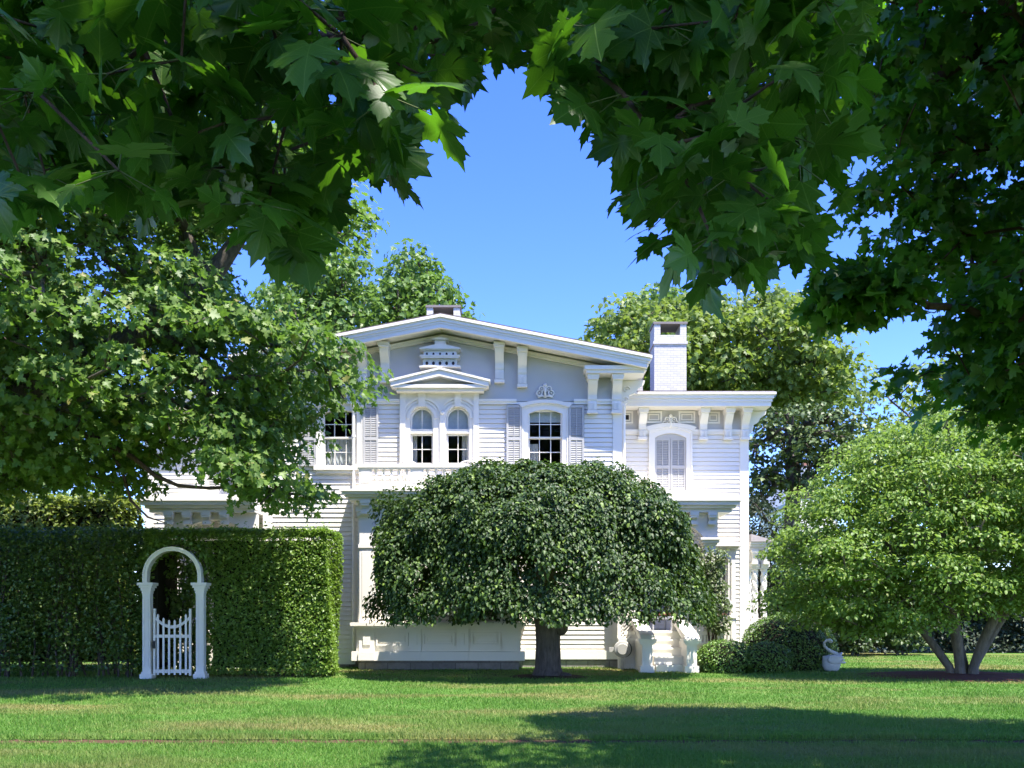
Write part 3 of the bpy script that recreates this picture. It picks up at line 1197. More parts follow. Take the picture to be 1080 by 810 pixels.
plain_cap = plain('slate_cap', (.22, .19, .18), .8)
chimney(X(690, 30.5), X(724, 30.5), 30.5, 31.4, 7.6, Z(339.5, 30.5), house)
chimney(X(664, 32.5), X(678, 32.5), 32.5, 33.1, 7.6, Z(397, 32.5), house, False, False)
chimney(X(450, 30), X(485, 30), 30, 30.7, 9.0, Z(322, 30), house, True, False)

# --- porches: the entrance porch on the right and its twin on the left


def porch(s):
    e = lambda x: x if s > 0 else 2 * xc - x
    lo = lambda a, b: (min(e(a), e(b)), max(e(a), e(b)))
    YP = 25.7
    p = empty('porch', (e(4.4), YP, 0))
    set_parent(p, house)
    x0, x1 = mx1 + .0, X(767, YP)
    # entablature and cornice
    q = MB()
    for o, z1, z0 in ((.42, 527, 530), (.36, 530, 534), (.27, 534, 537), (.18, 537, 541)):
        a, b = lo(x0 + .05, x1 - .1 + o)
        q.box(a, b, YP - o, YW - .035, Z(z0, YP) + .002, Z(z1, YP))
    a, b = lo(x0 + .05, x1 + .25)
    q.box(a, b, YP - .32, YW - .036, Z(527, YP) + .002, Z(523, YP))
    a, b = lo(x0 + .05, x1 - .05)
    q.build('cornice', M['trim'], p)
    q = MB()
    # front panel with a wide flat arch
    ia, ib = lo(x0 + .25, X(741, YP))
    ins = arc_line(ia, ib, Z(572, YP), Z(566, YP), Z(548, YP) - Z(566, YP), 20)
    oa, ob = lo(x0 + .06, X(757, YP))
    zt = Z(541, YP)
    n = len(ins)
    outl = [(oa, ins[0][1])] + [(oa + (ob - oa) * i / (n - 3), zt) for i in range(n - 2)] + [(ob, ins[0][1])]
    q.strip(outl, ins, YP, YP + .22)
    q.strip(grow(ins, .09), ins, YP - .04, YP - .002)
    q.build('arch', M['white'], p)
    for c in (692, 711, 731, 750):
        bracket(e(X(c, YP)), YP - .002, Z(541, YP) - .002, .3, .17, .2, p)
    # piers with moulded capitals, front and back
    for cx_, cy_ in ((X(749, YP), YP), (x0 + .2, YP)):
        q = MB()
        a = e(cx_)
        q.box(a - .15, a + .15, cy_, cy_ + .3, 1.05, Z(573, YP))
        q.box(a - .19, a + .19, cy_ - .04, cy_ + .34, 1.05, 1.4)
        for z0, z1, o in ((575, 572.5, .03), (572.5, 569.5, .08), (569.5, 567, .13)):
            q.box(a - .15 - o, a + .15 + o, cy_ - o, cy_ + .3 + o, Z(z0, YP) + .001, Z(z1, YP))
        q.box(a - .1, a + .1, cy_ - .015, cy_ - .002, 1.5, Z(578, YP))
        q.build('column', M['trim'], p)
    # screen of small pointed lights across the back of the porch, hung under the ceiling
    q = MB()
    ya = 27.2
    a0, a1 = lo(x0 + .1, X(752, ya))
    gaps = [lo(X(c, ya), X(c + 7.5, ya)) for c in (696, 707, 718, 729)]
    gaps.sort()
    xs = [a0] + [v for g_ in gaps for v in g_] + [a1]
    zl0, zl1, zl2 = Z(566, ya), Z(556, ya), Z(546, ya)
    for i in range(0, len(xs), 2):
        q.box(xs[i], xs[i + 1], ya, ya + .06, zl0, zl1)
    for (g0, g1) in gaps:
        m = (g0 + g1) / 2
        q.prism_y([(g0, zl1), (m, zl1 + .24), (g0, zl1 + .24)], ya, ya + .06)
        q.prism_y([(g1, zl1), (g1, zl1 + .24), (m, zl1 + .24)], ya, ya + .06)
    for i in range(0, len(xs), 2):
        q.box(xs[i], xs[i + 1], ya, ya + .06, zl1, zl1 + .24)
    q.box(a0, a1, ya, ya + .06, zl1 + .24, Z(541, YP) - .01)
    q.box(a0, a1, ya - .02, ya + .08, zl0 - .12, zl0)
    q.build('arched_screen', M['trim'], p)
    # deck, skirt
    q = MB()
    a, b = lo(x0 + .02, X(770, YP))
    q.box(a, b, YP - .05, YW - .06, .95, 1.05)
    q.box(a, b, YP + .03, YW - .06, .0, .948)
    q.build('deck', M['trim'], p)
    return p


pr = porch(1)
porch(-1)
YP = 25.7


def lattice(mb, x0, x1, z0, z1, y, step=.11, wd=.03, th=.012):
    """crossed diagonal laths clipped to a rectangle"""
    for s in (-1, 1):
        c = -(z1 - z0)
        while c < (x1 - x0):
            pts = []
            # lath along direction (1, s): x = x0 + c + t, z = (z0 if s>0 else z1) + s t
            t0 = max(0, -c)
            t1 = min(z1 - z0, (x1 - x0) - c)
            if t1 - t0 > .02:
                zb = z0 if s > 0 else z1
                a = (x0 + c + t0, zb + s * t0)
                b = (x0 + c + t1, zb + s * t1)
                h = wd / 2 * 1.414
                yy = y if s > 0 else y + th + .001
                mb.prism_y([(a[0], a[1] - h), (b[0], b[1] - h), (b[0], b[1] + h), (a[0], a[1] + h)], yy, yy + th)
            c += step


# railing panels either side of the steps (lattice in a frame, scalloped top lights)
q = MB()
ra, rb = X(651, YP), X(673, YP)
z0, z1 = Z(684, YP), Z(653, YP)
q.box(ra, rb, YP - .06, YP + .0, z1, z1 + .07)
q.box(ra, rb, YP - .05, YP - .005, z0, z0 + .12)
q.box(ra, ra + .09, YP - .05, YP - .005, z0 + .12, z1 - .002)
q.box(rb - .09, rb, YP - .05, YP - .005, z0 + .12, z1 - .002)
lattice(q, ra + .09, rb - .09, z0 + .12, z1, YP - .04, .1, .035)
q.build('railing', M['trim'], pr)
q = MB()
ra, rb = X(708.5, YP), X(722.5, YP)
z0, z1 = Z(676, YP), Z(652, YP)
q.box(ra, rb, YP - .06, YP, z1, z1 + .06)
q.box(ra, ra + .06, YP - .05, YP - .005, z0, z1 - .002)
q.box(rb - .06, rb, YP - .05, YP - .005, z0, z1 - .002)
q.box(ra + .06, rb - .06, YP - .05, YP - .005, z0, z0 + .1)
lattice(q, ra + .06, rb - .06, z0 + .1, z1, YP - .04, .1, .035)
q.build('railing', M['trim'], pr)
q = MB()
ra, rb = X(723, YP), X(770, YP)
z0, z1 = Z(690, YP), Z(652, YP)
q.box(ra, rb, YP - .07, YP, z1, z1 + .07)
q.box(ra, rb, YP - .05, YP - .005, z0 + .25, z0 + .33)
n = 13
for i in range(n):
    xx = ra + (rb - ra) * (i + .5) / n
    q.box(xx - .03, xx + .03, YP - .045, YP - .01, z0 + .33, z1)
q.build('railing', M['trim'], pr)
# skirt with a diamond lattice vent under the left panel
q = MB()
ra, rb = X(652, 25.55), X(676, 25.55)
q.box(ra, rb, 25.5, YP - .02, .74, .86)
q.box(ra, ra + .2, 25.5, YP - .02, .02, .738)
q.box(rb - .18, rb, 25.5, YP - .02, .02, .738)
q.box(ra + .2, rb - .18, 25.5, YP - .02, .02, .16)
q.box(ra + .2, rb - .18, 25.5, YP - .02, .62, .738)
lattice(q, ra + .2, rb - .18, .16, .62, 25.52, .13, .06)
q.build('skirt', M['trim'], pr)
# steps between panelled cheek blocks with sloping copings
st = MB()
s0, s1 = X(689, 24.6), X(724, 24.6)
y = 24.1
for i in range(5):
    z = .21 * (i + 1)
    yy = 24.15 + .3 * i
    st.box(s0, s1, yy, YP - .06, z - .208, z - .045)
    st.box(s0 - .0, s1 + .0, yy - .035, YP - .06, z - .043, z)
st.build('steps', M['trim'], pr)
for a, b in ((675.5, 690.5), (722.5, 737.5)):
    ya = 23.85
    a, b = X(a, ya), X(b, ya)
    m = (a + b) / 2
    ck = MB()
    ck.box(a + .06, b - .06, ya + .38, YP - .07, .0, .80)           # low cheek wall
    zc = Z(674, ya)
    ck.box(a + .05, b - .05, ya + .04, ya + .34, .2, zc - .14)
    ck.box(a, b, ya, ya + .38, .0, .2)
    for o, u, v in ((.03, .14, .10), (.0, .098, .05)):
        ck.box(a + o - .03, b - o + .03, ya - .03 + o, ya + .41 - o, zc - u, zc - v)
    ck.box(a - .05, b + .05, ya - .06, ya + .44, zc - .048, zc)
    ck.box(a + .12, b - .12, ya + .02, ya + .038, .32, zc - .24)
    ck.prism_x([(ya - .04, zc + .002), (ya + .42, zc + .002), (YP - .07, Z(653, YP) - .12), (YP - .07, Z(653, YP) + .0), (ya + .05, zc + .10)], a + .0, b - .0)
    ck.build('newel', M['trim'], pr)

# --- side porch with twisted columns beyond the right wing
sp = empty('side_porch', (7.4, 29, 0))
set_parent(sp, house)
YS = 29.0
q = MB()
sx_0, sx_1 = X(789, YS) + .02, X(816, YS)
for o, z1, z0 in ((.25, 572, 574.5), (.2, 574.5, 577), (.12, 577, 580)):
    q.box(sx_0, sx_1 - .2 + o, YS - o, 33, Z(z0, YS) + .002, Z(z1, YS))
q.box(sx_0, sx_1 - .2, YS + .0, YS + .14, Z(592, YS), Z(580, YS))
q.box(sx_1 - .34, sx_1 - .2, YS + .142, 33, Z(592, YS), Z(580, YS))
q.build('cornice', M['trim'], sp)
q = MB()
q.prism_y([(sx_0, Z(572, YS) + .003), (sx_1 + .05, Z(572, YS) + .003), (sx_0, Z(564, YS))], YS - .3, 33)
q.build('roof', plain('pale_metal_roof', (.45, .40, .38), .6), sp)
for cx_, cy_ in ((X(797, YS), YS + .03), (sx_1 - .28, YS + .03), (sx_1 - .28, 30.9), (sx_1 - .28, 32.6)):
    mb = MB()
    ztc, zbc = Z(600, YS), Z(652, YS)
    vs, fs, n, m = [], [], 12, 26                  # rope-twisted shaft
    for j in range(m + 1):
        for k_ in range(n):
            a = 2 * math.pi * k_ / n
            r = .085 + .022 * math.cos(3 * (a + j * .36))
            vs.append((cx_ + r * math.cos(a), cy_ + .07 + r * math.sin(a), zbc + (ztc - zbc) * j / m))
    for j in range(m):
        for k_ in range(n):
            fs.append((j * n + k_, j * n + (k_ + 1) % n, (j + 1) * n + (k_ + 1) % n, (j + 1) * n + k_))
    mb.add(vs, fs)
    mb.box(cx_ - .12, cx_ + .12, cy_ - .05, cy_ + .19, ztc + .001, ztc + .06)
    mb.box(cx_ - .15, cx_ + .15, cy_ - .08, cy_ + .22, ztc + .062, ztc + .14)
    mb.box(cx_ - .11, cx_ + .11, cy_ - .04, cy_ + .18, ztc + .142, Z(592, YS) - .002)
    mb.box(cx_ - .13, cx_ + .13, cy_ - .06, cy_ + .2, zbc - .1, zbc - .001)
    mb.build('column', M['trim'], sp)
for c0, c1 in ((sx_0, X(797, YS) - .1), (X(797, YS) + .1, sx_1 - .38)):
    q = MB()
    r = (c1 - c0) / 2
    m = (c0 + c1) / 2
    o_ = [(c0, Z(592, YS) - .25)] + [(c0 + (c1 - c0) * i / 10, Z(592, YS) - .004) for i in range(11)] + [(c1, Z(592, YS) - .25)]
    i_ = [(c0 + .02, Z(592, YS) - .25)] + [(m + r * .94 * math.cos(math.pi - math.pi * i / 10), Z(592, YS) - .25 + .2 * math.sin(math.pi * i / 10)) for i in range(11)] + [(c1 - .02, Z(592, YS) - .25)]
    q.strip(o_, i_, YS + .05, YS + .1)
    q.build('arch', M['trim'], sp)
q = MB()
q.box(sx_0, sx_1 - .1, YS - .05, 33, .9, Z(656, YS))
q.box(sx_0, sx_1 - .15, YS, 32.95, 0, .898)
q.build('deck', M['trim'], sp)
for c in (X(795, YS), X(807, YS)):
    bracket(c, YS - .002, Z(580, YS) - .002, .42, .14, .16, sp)
# ------------------------------------------------------------------ foliage tools
def fan(outline, c=(0, .3)):
    """leaf template: vertices x,y,z and triangles, folded along the midrib"""
    o = np.array(outline, float)
    v = np.vstack([[c[0], c[1]], o])
    n = len(o)
    t = np.array([(0, 1 + i, 1 + (i + 1) % n) for i in range(n)])
    return v, t


def shape(v, fold=.25, droop=.2, c=.3):
    z = fold * np.abs(v[:, 0]) - droop * (v[:, 1] - c) ** 2
    return np.column_stack([v, z])


def mirror(half):
    return half + [(-x, y) for x, y in half[::-1] if x > 1e-6]


HM = [(0.05, 0.0), (.22, -.10), (.30, -.02), (.46, -.02), (.36, .10), (.34, .18), (.50, .26), (.66, .42), (.48, .44), (.40, .52), (.24, .46), (.27, .66), (.35, .82), (.17, .82), (0, 1.05)]
v, T_MAPLE = fan(mirror(HM))
V_MAPLE = shape(v, .18, .25)
# finer maple leaf for the boughs close to the camera: two rings so that the blade can curl
HM2 = [(.04, .02), (.15, -.12), (.25, -.14), (.31, -.05), (.40, -.07), (.53, -.05), (.45, .04), (.44, .10), (.37, .17), (.47, .20), (.54, .29), (.62, .30), (.76, .45),
       (.60, .44), (.55, .52), (.46, .50), (.41, .57), (.27, .46), (.27, .58), (.34, .68), (.31, .74), (.38, .88), (.24, .83), (.19, .92), (.11, .93), (0, 1.14)]
o = np.array(mirror(HM2))
c0 = np.array([0, .3])
n = len(o)
ring = c0 + (o - c0) * .5
v = np.vstack([[c0], ring, o])
T_FINE = np.array([(0, 1 + i, 1 + (i + 1) % n) for i in range(n)] + [(1 + i, 1 + n + i, 1 + n + (i + 1) % n) for i in range(n)] + [(1 + i, 1 + n + (i + 1) % n, 1 + (i + 1) % n) for i in range(n)])
UV_FINE = v.copy()
V_FINE = shape(v, .12, .32)
V_FINE[:, 2] -= .25 * v[:, 0] ** 2
v, T_SIMPLE = fan(mirror([(.10, 0), (.42, .05), (.30, .25), (.62, .48), (.25, .5), (.28, .75), (0, 1.0)]))
V_SIMPLE = shape(v, .2, .3)
v, T_OVAL = fan(mirror([(.0, 0), (.28, .15), (.36, .42), (.24, .75), (0, 1.0)]), (0, .45))
V_OVAL = shape(v, .35, .3)
v, T_TRI = fan([(0, 0), (.34, .45), (0, 1.0), (-.34, .45)], (0, .45))
V_TRI = shape(v, .4, .3)
TPL = {'maple': (V_MAPLE, T_MAPLE), 'fine': (V_FINE, T_FINE), 'simple': (V_SIMPLE, T_SIMPLE), 'oval': (V_OVAL, T_OVAL), 'tri': (V_TRI, T_TRI)}


def unit(a):
    return a / np.maximum(np.linalg.norm(a, axis=1, keepdims=True), 1e-9)


def leaves(name, pos, nor, tip, size, tpl, mat, parent, loc=None, curl=None):
    V, T = TPL[tpl]
    nor = unit(nor)
    tip = unit(tip - nor * np.sum(tip * nor, 1, keepdims=True) + 1e-6)
    b = np.cross(tip, nor)
    L = V[None] * size[:, None, None]
    wr = np.random.default_rng(len(pos))
    L[:, :, 0] *= wr.uniform(.82, 1.12, len(pos))[:, None]
    L[:, :, 2] *= wr.uniform(.4, 1.7, len(pos))[:, None]
    if curl is not None:
        L = L.copy()
        L[:, :, 2] *= curl[:, None]
    P = pos[:, None] + b[:, None] * L[:, :, 0:1] + tip[:, None] * L[:, :, 1:2] + nor[:, None] * L[:, :, 2:3]
    N, m = len(pos), len(V)
    TT = (T[None] + (np.arange(N) * m)[:, None, None]).reshape(-1, 3)
    uv = np.tile(UV_FINE, (N, 1)) if tpl == 'fine' else None
    P = P.reshape(-1, 3)
    if parent is not None:
        P = P - np.array(wloc(parent))
    o = raw_mesh(name, P, TT, mat, None, uv, smooth=(tpl == 'fine'))
    if parent is not None:
        o.parent = parent
    return o


def clump(cen, rad, n, flat, rng, up=.55, rnd=.55, low=-.35, outc=None):
    """n leaf spots over each clump: a flattened dome of leaves facing out and up"""
    N = len(cen)
    d = rng.normal(size=(N * n, 3))
    d = unit(d)
    bad = d[:, 2] < low
    d[bad, 2] *= -1
    r = np.repeat(rad, n) * (.45 + .6 * rng.random(N * n) ** .6)
    pos = np.repeat(cen, n, 0) + d * r[:, None] * np.array([1, 1, flat])
    out = d * np.array([1, 1, .8])
    if outc is not None:
        out = out * .6 + .7 * unit(np.repeat(cen - outc, n, 0))
    nor = out * .6 + np.array([0, 0, up]) + rng.normal(size=d.shape) * rnd
    tip = out * np.array([1, 1, .2]) + np.array([0, 0, -.55]) + rng.normal(size=d.shape) * .5
    return pos, nor, tip


def skeleton(nodes, trunk_pts, rng, weight=.25, mid=True, zdrop=.0):
    """joins every node to the nearest one that is nearer the trunk; returns points, parents and flow"""
    P = [np.array(p, float) for p in trunk_pts]
    par = [-1] + list(range(len(trunk_pts) - 1))
    nt = len(P)
    root = P[-1]
    T = np.array(trunk_pts, float)
    dist = np.array([np.min(np.linalg.norm(T - c, axis=1)) for c in nodes])
    depth = [0.0] * nt
    for i in range(1, nt):
        depth[i] = 0.0
    for i in np.argsort(dist):
        c = nodes[i]
        A = np.array(P[1:])
        dl = np.linalg.norm(A - c, axis=1)
        cost = dl * (1 + .35 * np.clip((A[:, 2] - c[2]) / np.maximum(dl, .01), 0, 1)) + weight * np.array(depth[1:])
        k = int(np.argmin(cost)) + 1
        if mid and dl[k - 1] > .5:
            m = (P[k] + c) / 2 + rng.normal(size=3) * dl[k - 1] * .09 + np.array([0, 0, .06 * dl[k - 1]])
            P.append(m)
            par.append(k)
            depth.append(depth[k] + dl[k - 1] / 2)
            k = len(P) - 1
        P.append(np.array(c))
        par.append(k)
        depth.append(depth[k] + dl[k - 1 if k - 1 < len(dl) else -1] / 2)
    flow = np.zeros(len(P))
    has = np.zeros(len(P), bool)
    for p_ in par:
        if p_ >= 0:
            has[p_] = True
    flow[~has] = 1
    for i in range(len(P) - 1, 0, -1):             # children come after parents
        flow[par[i]] += flow[i]
    return np.array(P), np.array(par), flow


def wood(name, P, par, flow, r0, rtip, mat, parent, power=.5, sides=7, trunk_n=0, flare=0.):
    R = np.maximum(rtip, r0 * (flow / flow[0]) ** power)
    i = np.arange(1, len(P))
    a, b = P[par[1:]], P[1:]
    ra, rb = np.minimum(R[par[1:]], R[1:] * 1.6), R[1:]
    if trunk_n:
        ra[:trunk_n - 1] = R[par[1:]][:trunk_n - 1]
    if flare:
        ra = ra.copy()
        ra[0] *= 1 + flare
    t = unit(b - a)
    up = np.where(np.abs(t[:, 2:3]) < .9, np.array([[0, 0, 1.]]), np.array([[0, 1., 0]]))
    e = unit(np.cross(t, up))
    f = np.cross(e, t)
    ang = np.arange(sides) * 2 * np.pi / sides
    ca, sa = np.cos(ang), np.sin(ang)
    dirs = e[:, None] * ca[None, :, None] + f[:, None] * sa[None, :, None]
    b2 = b + t * np.minimum(rb, .05)[:, None]
    V = np.concatenate([a[:, None] + dirs * ra[:, None, None], b2[:, None] + dirs * rb[:, None, None]], 1).reshape(-1, 3)
    base = (np.arange(len(a)) * 2 * sides)[:, None]
    k = np.arange(sides)
    k2 = (k + 1) % sides
    T = np.concatenate([np.stack([base + k, base + k2, base + sides + k2], -1), np.stack([base + k, base + sides + k2, base + sides + k], -1)], 1).reshape(-1, 3)
    if parent is not None:
        V = V - np.array(wloc(parent))
    o = raw_mesh(name, V, T, mat, None, smooth=True)
    if parent is not None:
        o.parent = parent
    return o


def poly_area_sample(poly, n, rng):
    poly = np.array(poly, float)
    lo, hi = poly.min(0), poly.max(0)
    out = np.zeros((0, 2))
    while len(out) < n:
        p = lo + rng.random((n * 3, 2)) * (hi - lo)
        out = np.vstack([out, p[inside(poly, p)]])
    return out[:n]


def inside(poly, p):
    x, y = p[:, 0], p[:, 1]
    r = np.zeros(len(p), bool)
    j = len(poly) - 1
    for i in range(len(poly)):
        xi, yi = poly[i]
        xj, yj = poly[j]
        c = ((yi > y) != (yj > y)) & (x < (xj - xi) * (y - yi) / (yj - yi + 1e-12) + xi)
        r ^= c
        j = i
    return r


def edge_dist(poly, p):
    poly = np.array(poly, float)
    d = np.full(len(p), 1e9)
    for i in range(len(poly)):
        a, b = poly[i], poly[(i + 1) % len(poly)]
        ab = b - a
        t = np.clip(((p - a) @ ab) / (ab @ ab + 1e-12), 0, 1)
        d = np.minimum(d, np.linalg.norm(p - a - t[:, None] * ab, axis=1))
    return d


def spread(cand, n, mind):
    keep = []
    K = np.zeros((0, 3))
    for c in cand:
        if len(keep) >= n:
            break
        if len(K) == 0 or np.min(np.sum((K - c) ** 2, 1)) > mind * mind:
            keep.append(c)
            K = np.array(keep)
    return np.array(keep)


def outline_nodes(poly_px, Ym, T, n, mind, rng, rim=1.5, holes=(), shrink=0.):
    """clump centres filling the crown whose silhouette at its own distance Ym is this outline; T is half its depth"""
    W = [(X(a, Ym), Z(b, Ym)) for a, b in poly_px]
    s = poly_area_sample(W, n * 8, rng)
    d = edge_dist(W, s)
    s, d = s[d > shrink], d[d > shrink]
    y = Ym + rng.uniform(-1, 1, len(s)) * T * np.sqrt(np.clip(d / rim, .02, 1))
    c = np.column_stack([s[:, 0], y, s[:, 1]])
    for hx, hy, hr in holes:
        q = np.hypot(CX + c[:, 0] / c[:, 1] * F - hx, HY - (c[:, 2] - H) / c[:, 1] * F - hy)
        c = c[q > hr]
    return spread(c, n, mind)


def make_tree(name, label, cat, base, trunk, nodes, rad, nleaf, size, tpl, lmat, bmat, r0, rtip, rng, flat=.6, group=None,
              power=.5, up=.55, rnd=.55, low=-.35, center=None, weight=.25, flare=.35):
    t = empty(name, base)
    tag(t, label, cat, group)
    P, par, flow = skeleton(nodes, trunk, rng, weight)
    wood('trunk', P, par, flow, r0, rtip, bmat, t, power, 8, len(trunk), flare)
    rr = rad * rng.uniform(.7, 1.3, len(nodes))
    pos, nor, tip = clump(nodes, rr, nleaf, flat, rng, up, rnd, low, center)
    sz = size * rng.uniform(.65, 1.25, len(pos))
    leaves('crown', pos, nor, tip, sz, tpl, lmat, t)
    return t


# ------------------------------------------------------------------ lawn
def lawn_mat():
    m, nt, bs, out = mat_new('lawn_grass')
    v = mapped(nt)
    v2 = mapped(nt, (.35, 1, 1))
    fine = ramp(nt, noise(nt, v, 30, 6, .7), [(.3, LG[0]), (.7, LG[1])])
    mx = nd(nt, 'ShaderNodeMix', data_type='RGBA')
    nt.links.new(ramp(nt, noise(nt, v2, .55, 4, .6), [(.47, (0, 0, 0)), (.64, (1, 1, 1))]), mx.inputs[0])
    nt.links.new(fine, mx.inputs[6])
    mx.inputs[7].default_value = (*LG[2], 1)
    nt.links.new(mx.outputs[2], bs.inputs['Base Color'])
    bs.inputs['Roughness'].default_value = .85
    bs.inputs['Specular IOR Level'].default_value = .2
    bump(nt, bs, noise(nt, v, 60, 4), .6, .03)
    return m


LG = [(.056, .13, .018), (.085, .18, .027), (.19, .165, .055)]
M['lawn'] = lawn_mat()
EDGE_Y0, EDGE_Y1 = 11.02, 11.22                     # the cut edge across the lawn
g = MB()
g.add([(-400, -40, 0), (400, -40, 0), (400, EDGE_Y0, 0), (-400, EDGE_Y0, 0)], [(0, 1, 2, 3)])
g.add([(-400, EDGE_Y1, .03), (400, EDGE_Y1, .03), (400, 1500, .03), (-400, 1500, .03)], [(0, 1, 2, 3)])
g.add([(-400, EDGE_Y0, 0), (400, EDGE_Y0, 0), (400, EDGE_Y1, -.05), (-400, EDGE_Y1, -.05), (-400, EDGE_Y1, .03), (400, EDGE_Y1, .03)], [(0, 1, 2, 3), (3, 2, 5, 4)])
lawn = g.build('lawn', M['lawn'])
tag(lawn, 'mown green lawn with drier tan patches in front of the house', 'lawn', kind='structure')
soil = plain('brown_soil', (.085, .05, .032), .95, .1)
e = MB()
rs = random.Random(5)
n = 160
vs, fs = [], []
for i in range(n + 1):
    x = -9 + 18 * i / n
    vs += [(x, EDGE_Y0 - .02 + rs.uniform(-.05, .04), .004), (x, EDGE_Y0 + .06, -.006 + rs.uniform(0, .008)), (x, EDGE_Y1 + rs.uniform(-.03, .0), .012 + rs.uniform(-.02, .012))]
for i in range(n):
    a = 3 * i
    fs += [(a, a + 3, a + 4, a + 1), (a + 1, a + 4, a + 5, a + 2)]
e.add(vs, fs)
tag(e.build('soil_strip', soil), 'thin bare brown strip of soil across the lawn', 'soil', kind='structure')


def grass_blades():
    rng = np.random.default_rng(11)
    N = 560000
    # denser near the camera: distance drawn so that the picture is covered evenly
    u = rng.random(N)
    d0, d1 = 8.8, 34.0
    y = 1 / (1 / d0 + u * (1 / d1 - 1 / d0))
    x = rng.uniform(-.82, .82, N) * y
    gap = (y > EDGE_Y0 - .02 + .05 * np.sin(x * 7) * np.sin(x * 2.3)) & (y < EDGE_Y1 - .02)
    keep = ~gap | (rng.random(N) < .12)
    x, y = x[keep], y[keep]
    N = len(x)
    n2 = np.sin(x * 1.7 + y * .9) * np.sin(y * 1.3 - x * .6) + .5 * np.sin(x * 5.1) * np.sin(y * 4.3)
    hgt = (.032 + .02 * rng.random(N) + .012 * n2) * (1 + (rng.random(N) < .03) * .7)
    hgt = np.where((y > EDGE_Y1 - .1) & (y < EDGE_Y1 + .15), hgt * 1.5, hgt)
    w = .004 + .0022 * (y - 8) / 6
    a = rng.random(N) * 2 * np.pi
    z0 = np.where(y > EDGE_Y1 - .05, .028, -.003)
    lean = rng.normal(size=(N, 2)) * .022
    p0 = np.column_stack([x - np.cos(a) * w, y - np.sin(a) * w, z0])
    p1 = np.column_stack([x + np.cos(a) * w, y + np.sin(a) * w, z0])
    p2 = np.column_stack([x + lean[:, 0], y + lean[:, 1], z0 + hgt])
    V = np.stack([p0, p1, p2], 1).reshape(-1, 3)
    T = np.arange(3 * N).reshape(-1, 3)
    m, nt, bs, out = mat_new('grass_blade')
    g = nd(nt, 'ShaderNodeNewGeometry')
    v2 = mapped(nt, (.35, 1, 1))
    green = ramp(nt, g.outputs['Random Per Island'], [(0, (.074, .172, .022)), (.6, (.115, .24, .034)), (.95, (.17, .285, .055)), (1, (.28, .26, .10))])
    mx = nd(nt, 'ShaderNodeMix', data_type='RGBA')
    nt.links.new(ramp(nt, noise(nt, v2, .55, 4, .6), [(.47, (0, 0, 0)), (.64, (.8, .8, .8))]), mx.inputs[0])
    nt.links.new(green, mx.inputs[6])
    mx.inputs[7].default_value = (.26, .23, .09, 1)
    nt.links.new(mx.outputs[2], bs.inputs['Base Color'])
    bs.inputs['Roughness'].default_value = .6
    bs.inputs['Specular IOR Level'].default_value = .3
    tr = nd(nt, 'ShaderNodeBsdfTranslucent')
    tr.inputs[0].default_value = (.13, .32, .03, 1)
    mix = nd(nt, 'ShaderNodeMixShader')
    mix.inputs[0].default_value = .3
    nt.links.new(bs.outputs[0], mix.inputs[1])
    nt.links.new(tr.outputs[0], mix.inputs[2])
    nt.links.new(mix.outputs[0], out.inputs['Surface'])
    tag(raw_mesh('grass', V, T, m), 'short mown grass blades covering the lawn', 'grass', kind='stuff')


grass_blades()

# ------------------------------------------------------------------ garden gate with its arch
YG = 21.6
gate = empty('garden_gate', (X(181, YG), YG, 0))
tag(gate, 'white wooden picket gate under a round arch in the hedge', 'garden gate')
for a, b in ((147.5, 159.5), (204, 216)):
    a, b = X(a, YG), X(b, YG)
    q = MB()
    y0, y1 = YG, YG + (b - a)
    q.box(a + .04, b - .04, y0 + .04, y1 - .04, -.05, Z(620, YG))
    q.box(a - .01, b + .01, y0 - .01, y1 + .01, -.05, .14)
    q.box(a + .02, b - .02, y0 + .02, y1 - .02, .141, .19)
    for o, z0, z1 in ((.0, 626, 623), (.02, 623, 620), (.05, 620, 617.5), (.08, 617.5, 614.5)):
        q.box(a + .03 - o, b - .03 + o, y0 + .03 - o, y1 - .03 + o, Z(z0, YG) + .002, Z(z1, YG))
    t = .028                                       # raised frame of the front panel
    fa, fb, fz0, fz1 = a + .07, b - .07, .30, Z(632, YG)
    q.box(fa, fa + t, y0 + .022, y0 + .041, fz0, fz1)
    q.box(fb - t, fb, y0 + .022, y0 + .041, fz0, fz1)
    q.box(fa + t, fb - t, y0 + .022, y0 + .041, fz0, fz0 + t)
    q.box(fa + t, fb - t, y0 + .022, y0 + .041, fz1 - t, fz1)
    q.build('post', M['white'], gate, bevel=.004)
ya = YG + .06
ac, ar, az = X(181.5, ya), (X(212, ya) - X(151, ya)) / 2, Z(607, ya)
q = MB()
N_ = 28
for rr, dr, y0, y1 in ((ar, .085, ya, ya + .2), (ar + .012, .03, ya - .02, ya - .001)):
    o_ = [(ac - rr, Z(615, ya))] + [(ac + rr * math.cos(math.pi - math.pi * i / N_), az + rr * .98 * math.sin(math.pi * i / N_)) for i in range(N_ + 1)] + [(ac + rr, Z(615, ya))]
    r2 = rr - dr
    i_ = [(ac - r2, Z(615, ya))] + [(ac + r2 * math.cos(math.pi - math.pi * i / N_), az + r2 * .98 * math.sin(math.pi * i / N_)) for i in range(N_ + 1)] + [(ac + r2, Z(615, ya))]
    q.strip(o_, i_, y0, y1)
q.build('arch', M['white'], gate)
q = MB()                                           # laths across the arch
for i in range(5, 24, 3):
    a = math.pi * i / N_
    q.box(ac + ar * .9 * math.cos(a) - .02, ac + ar * .9 * math.cos(a) + .02, ya + .202, ya + .38, az + ar * .9 * math.sin(a) - .02, az + ar * .9 * math.sin(a) + .01)
q.build('arch_lath', M['white'], gate)
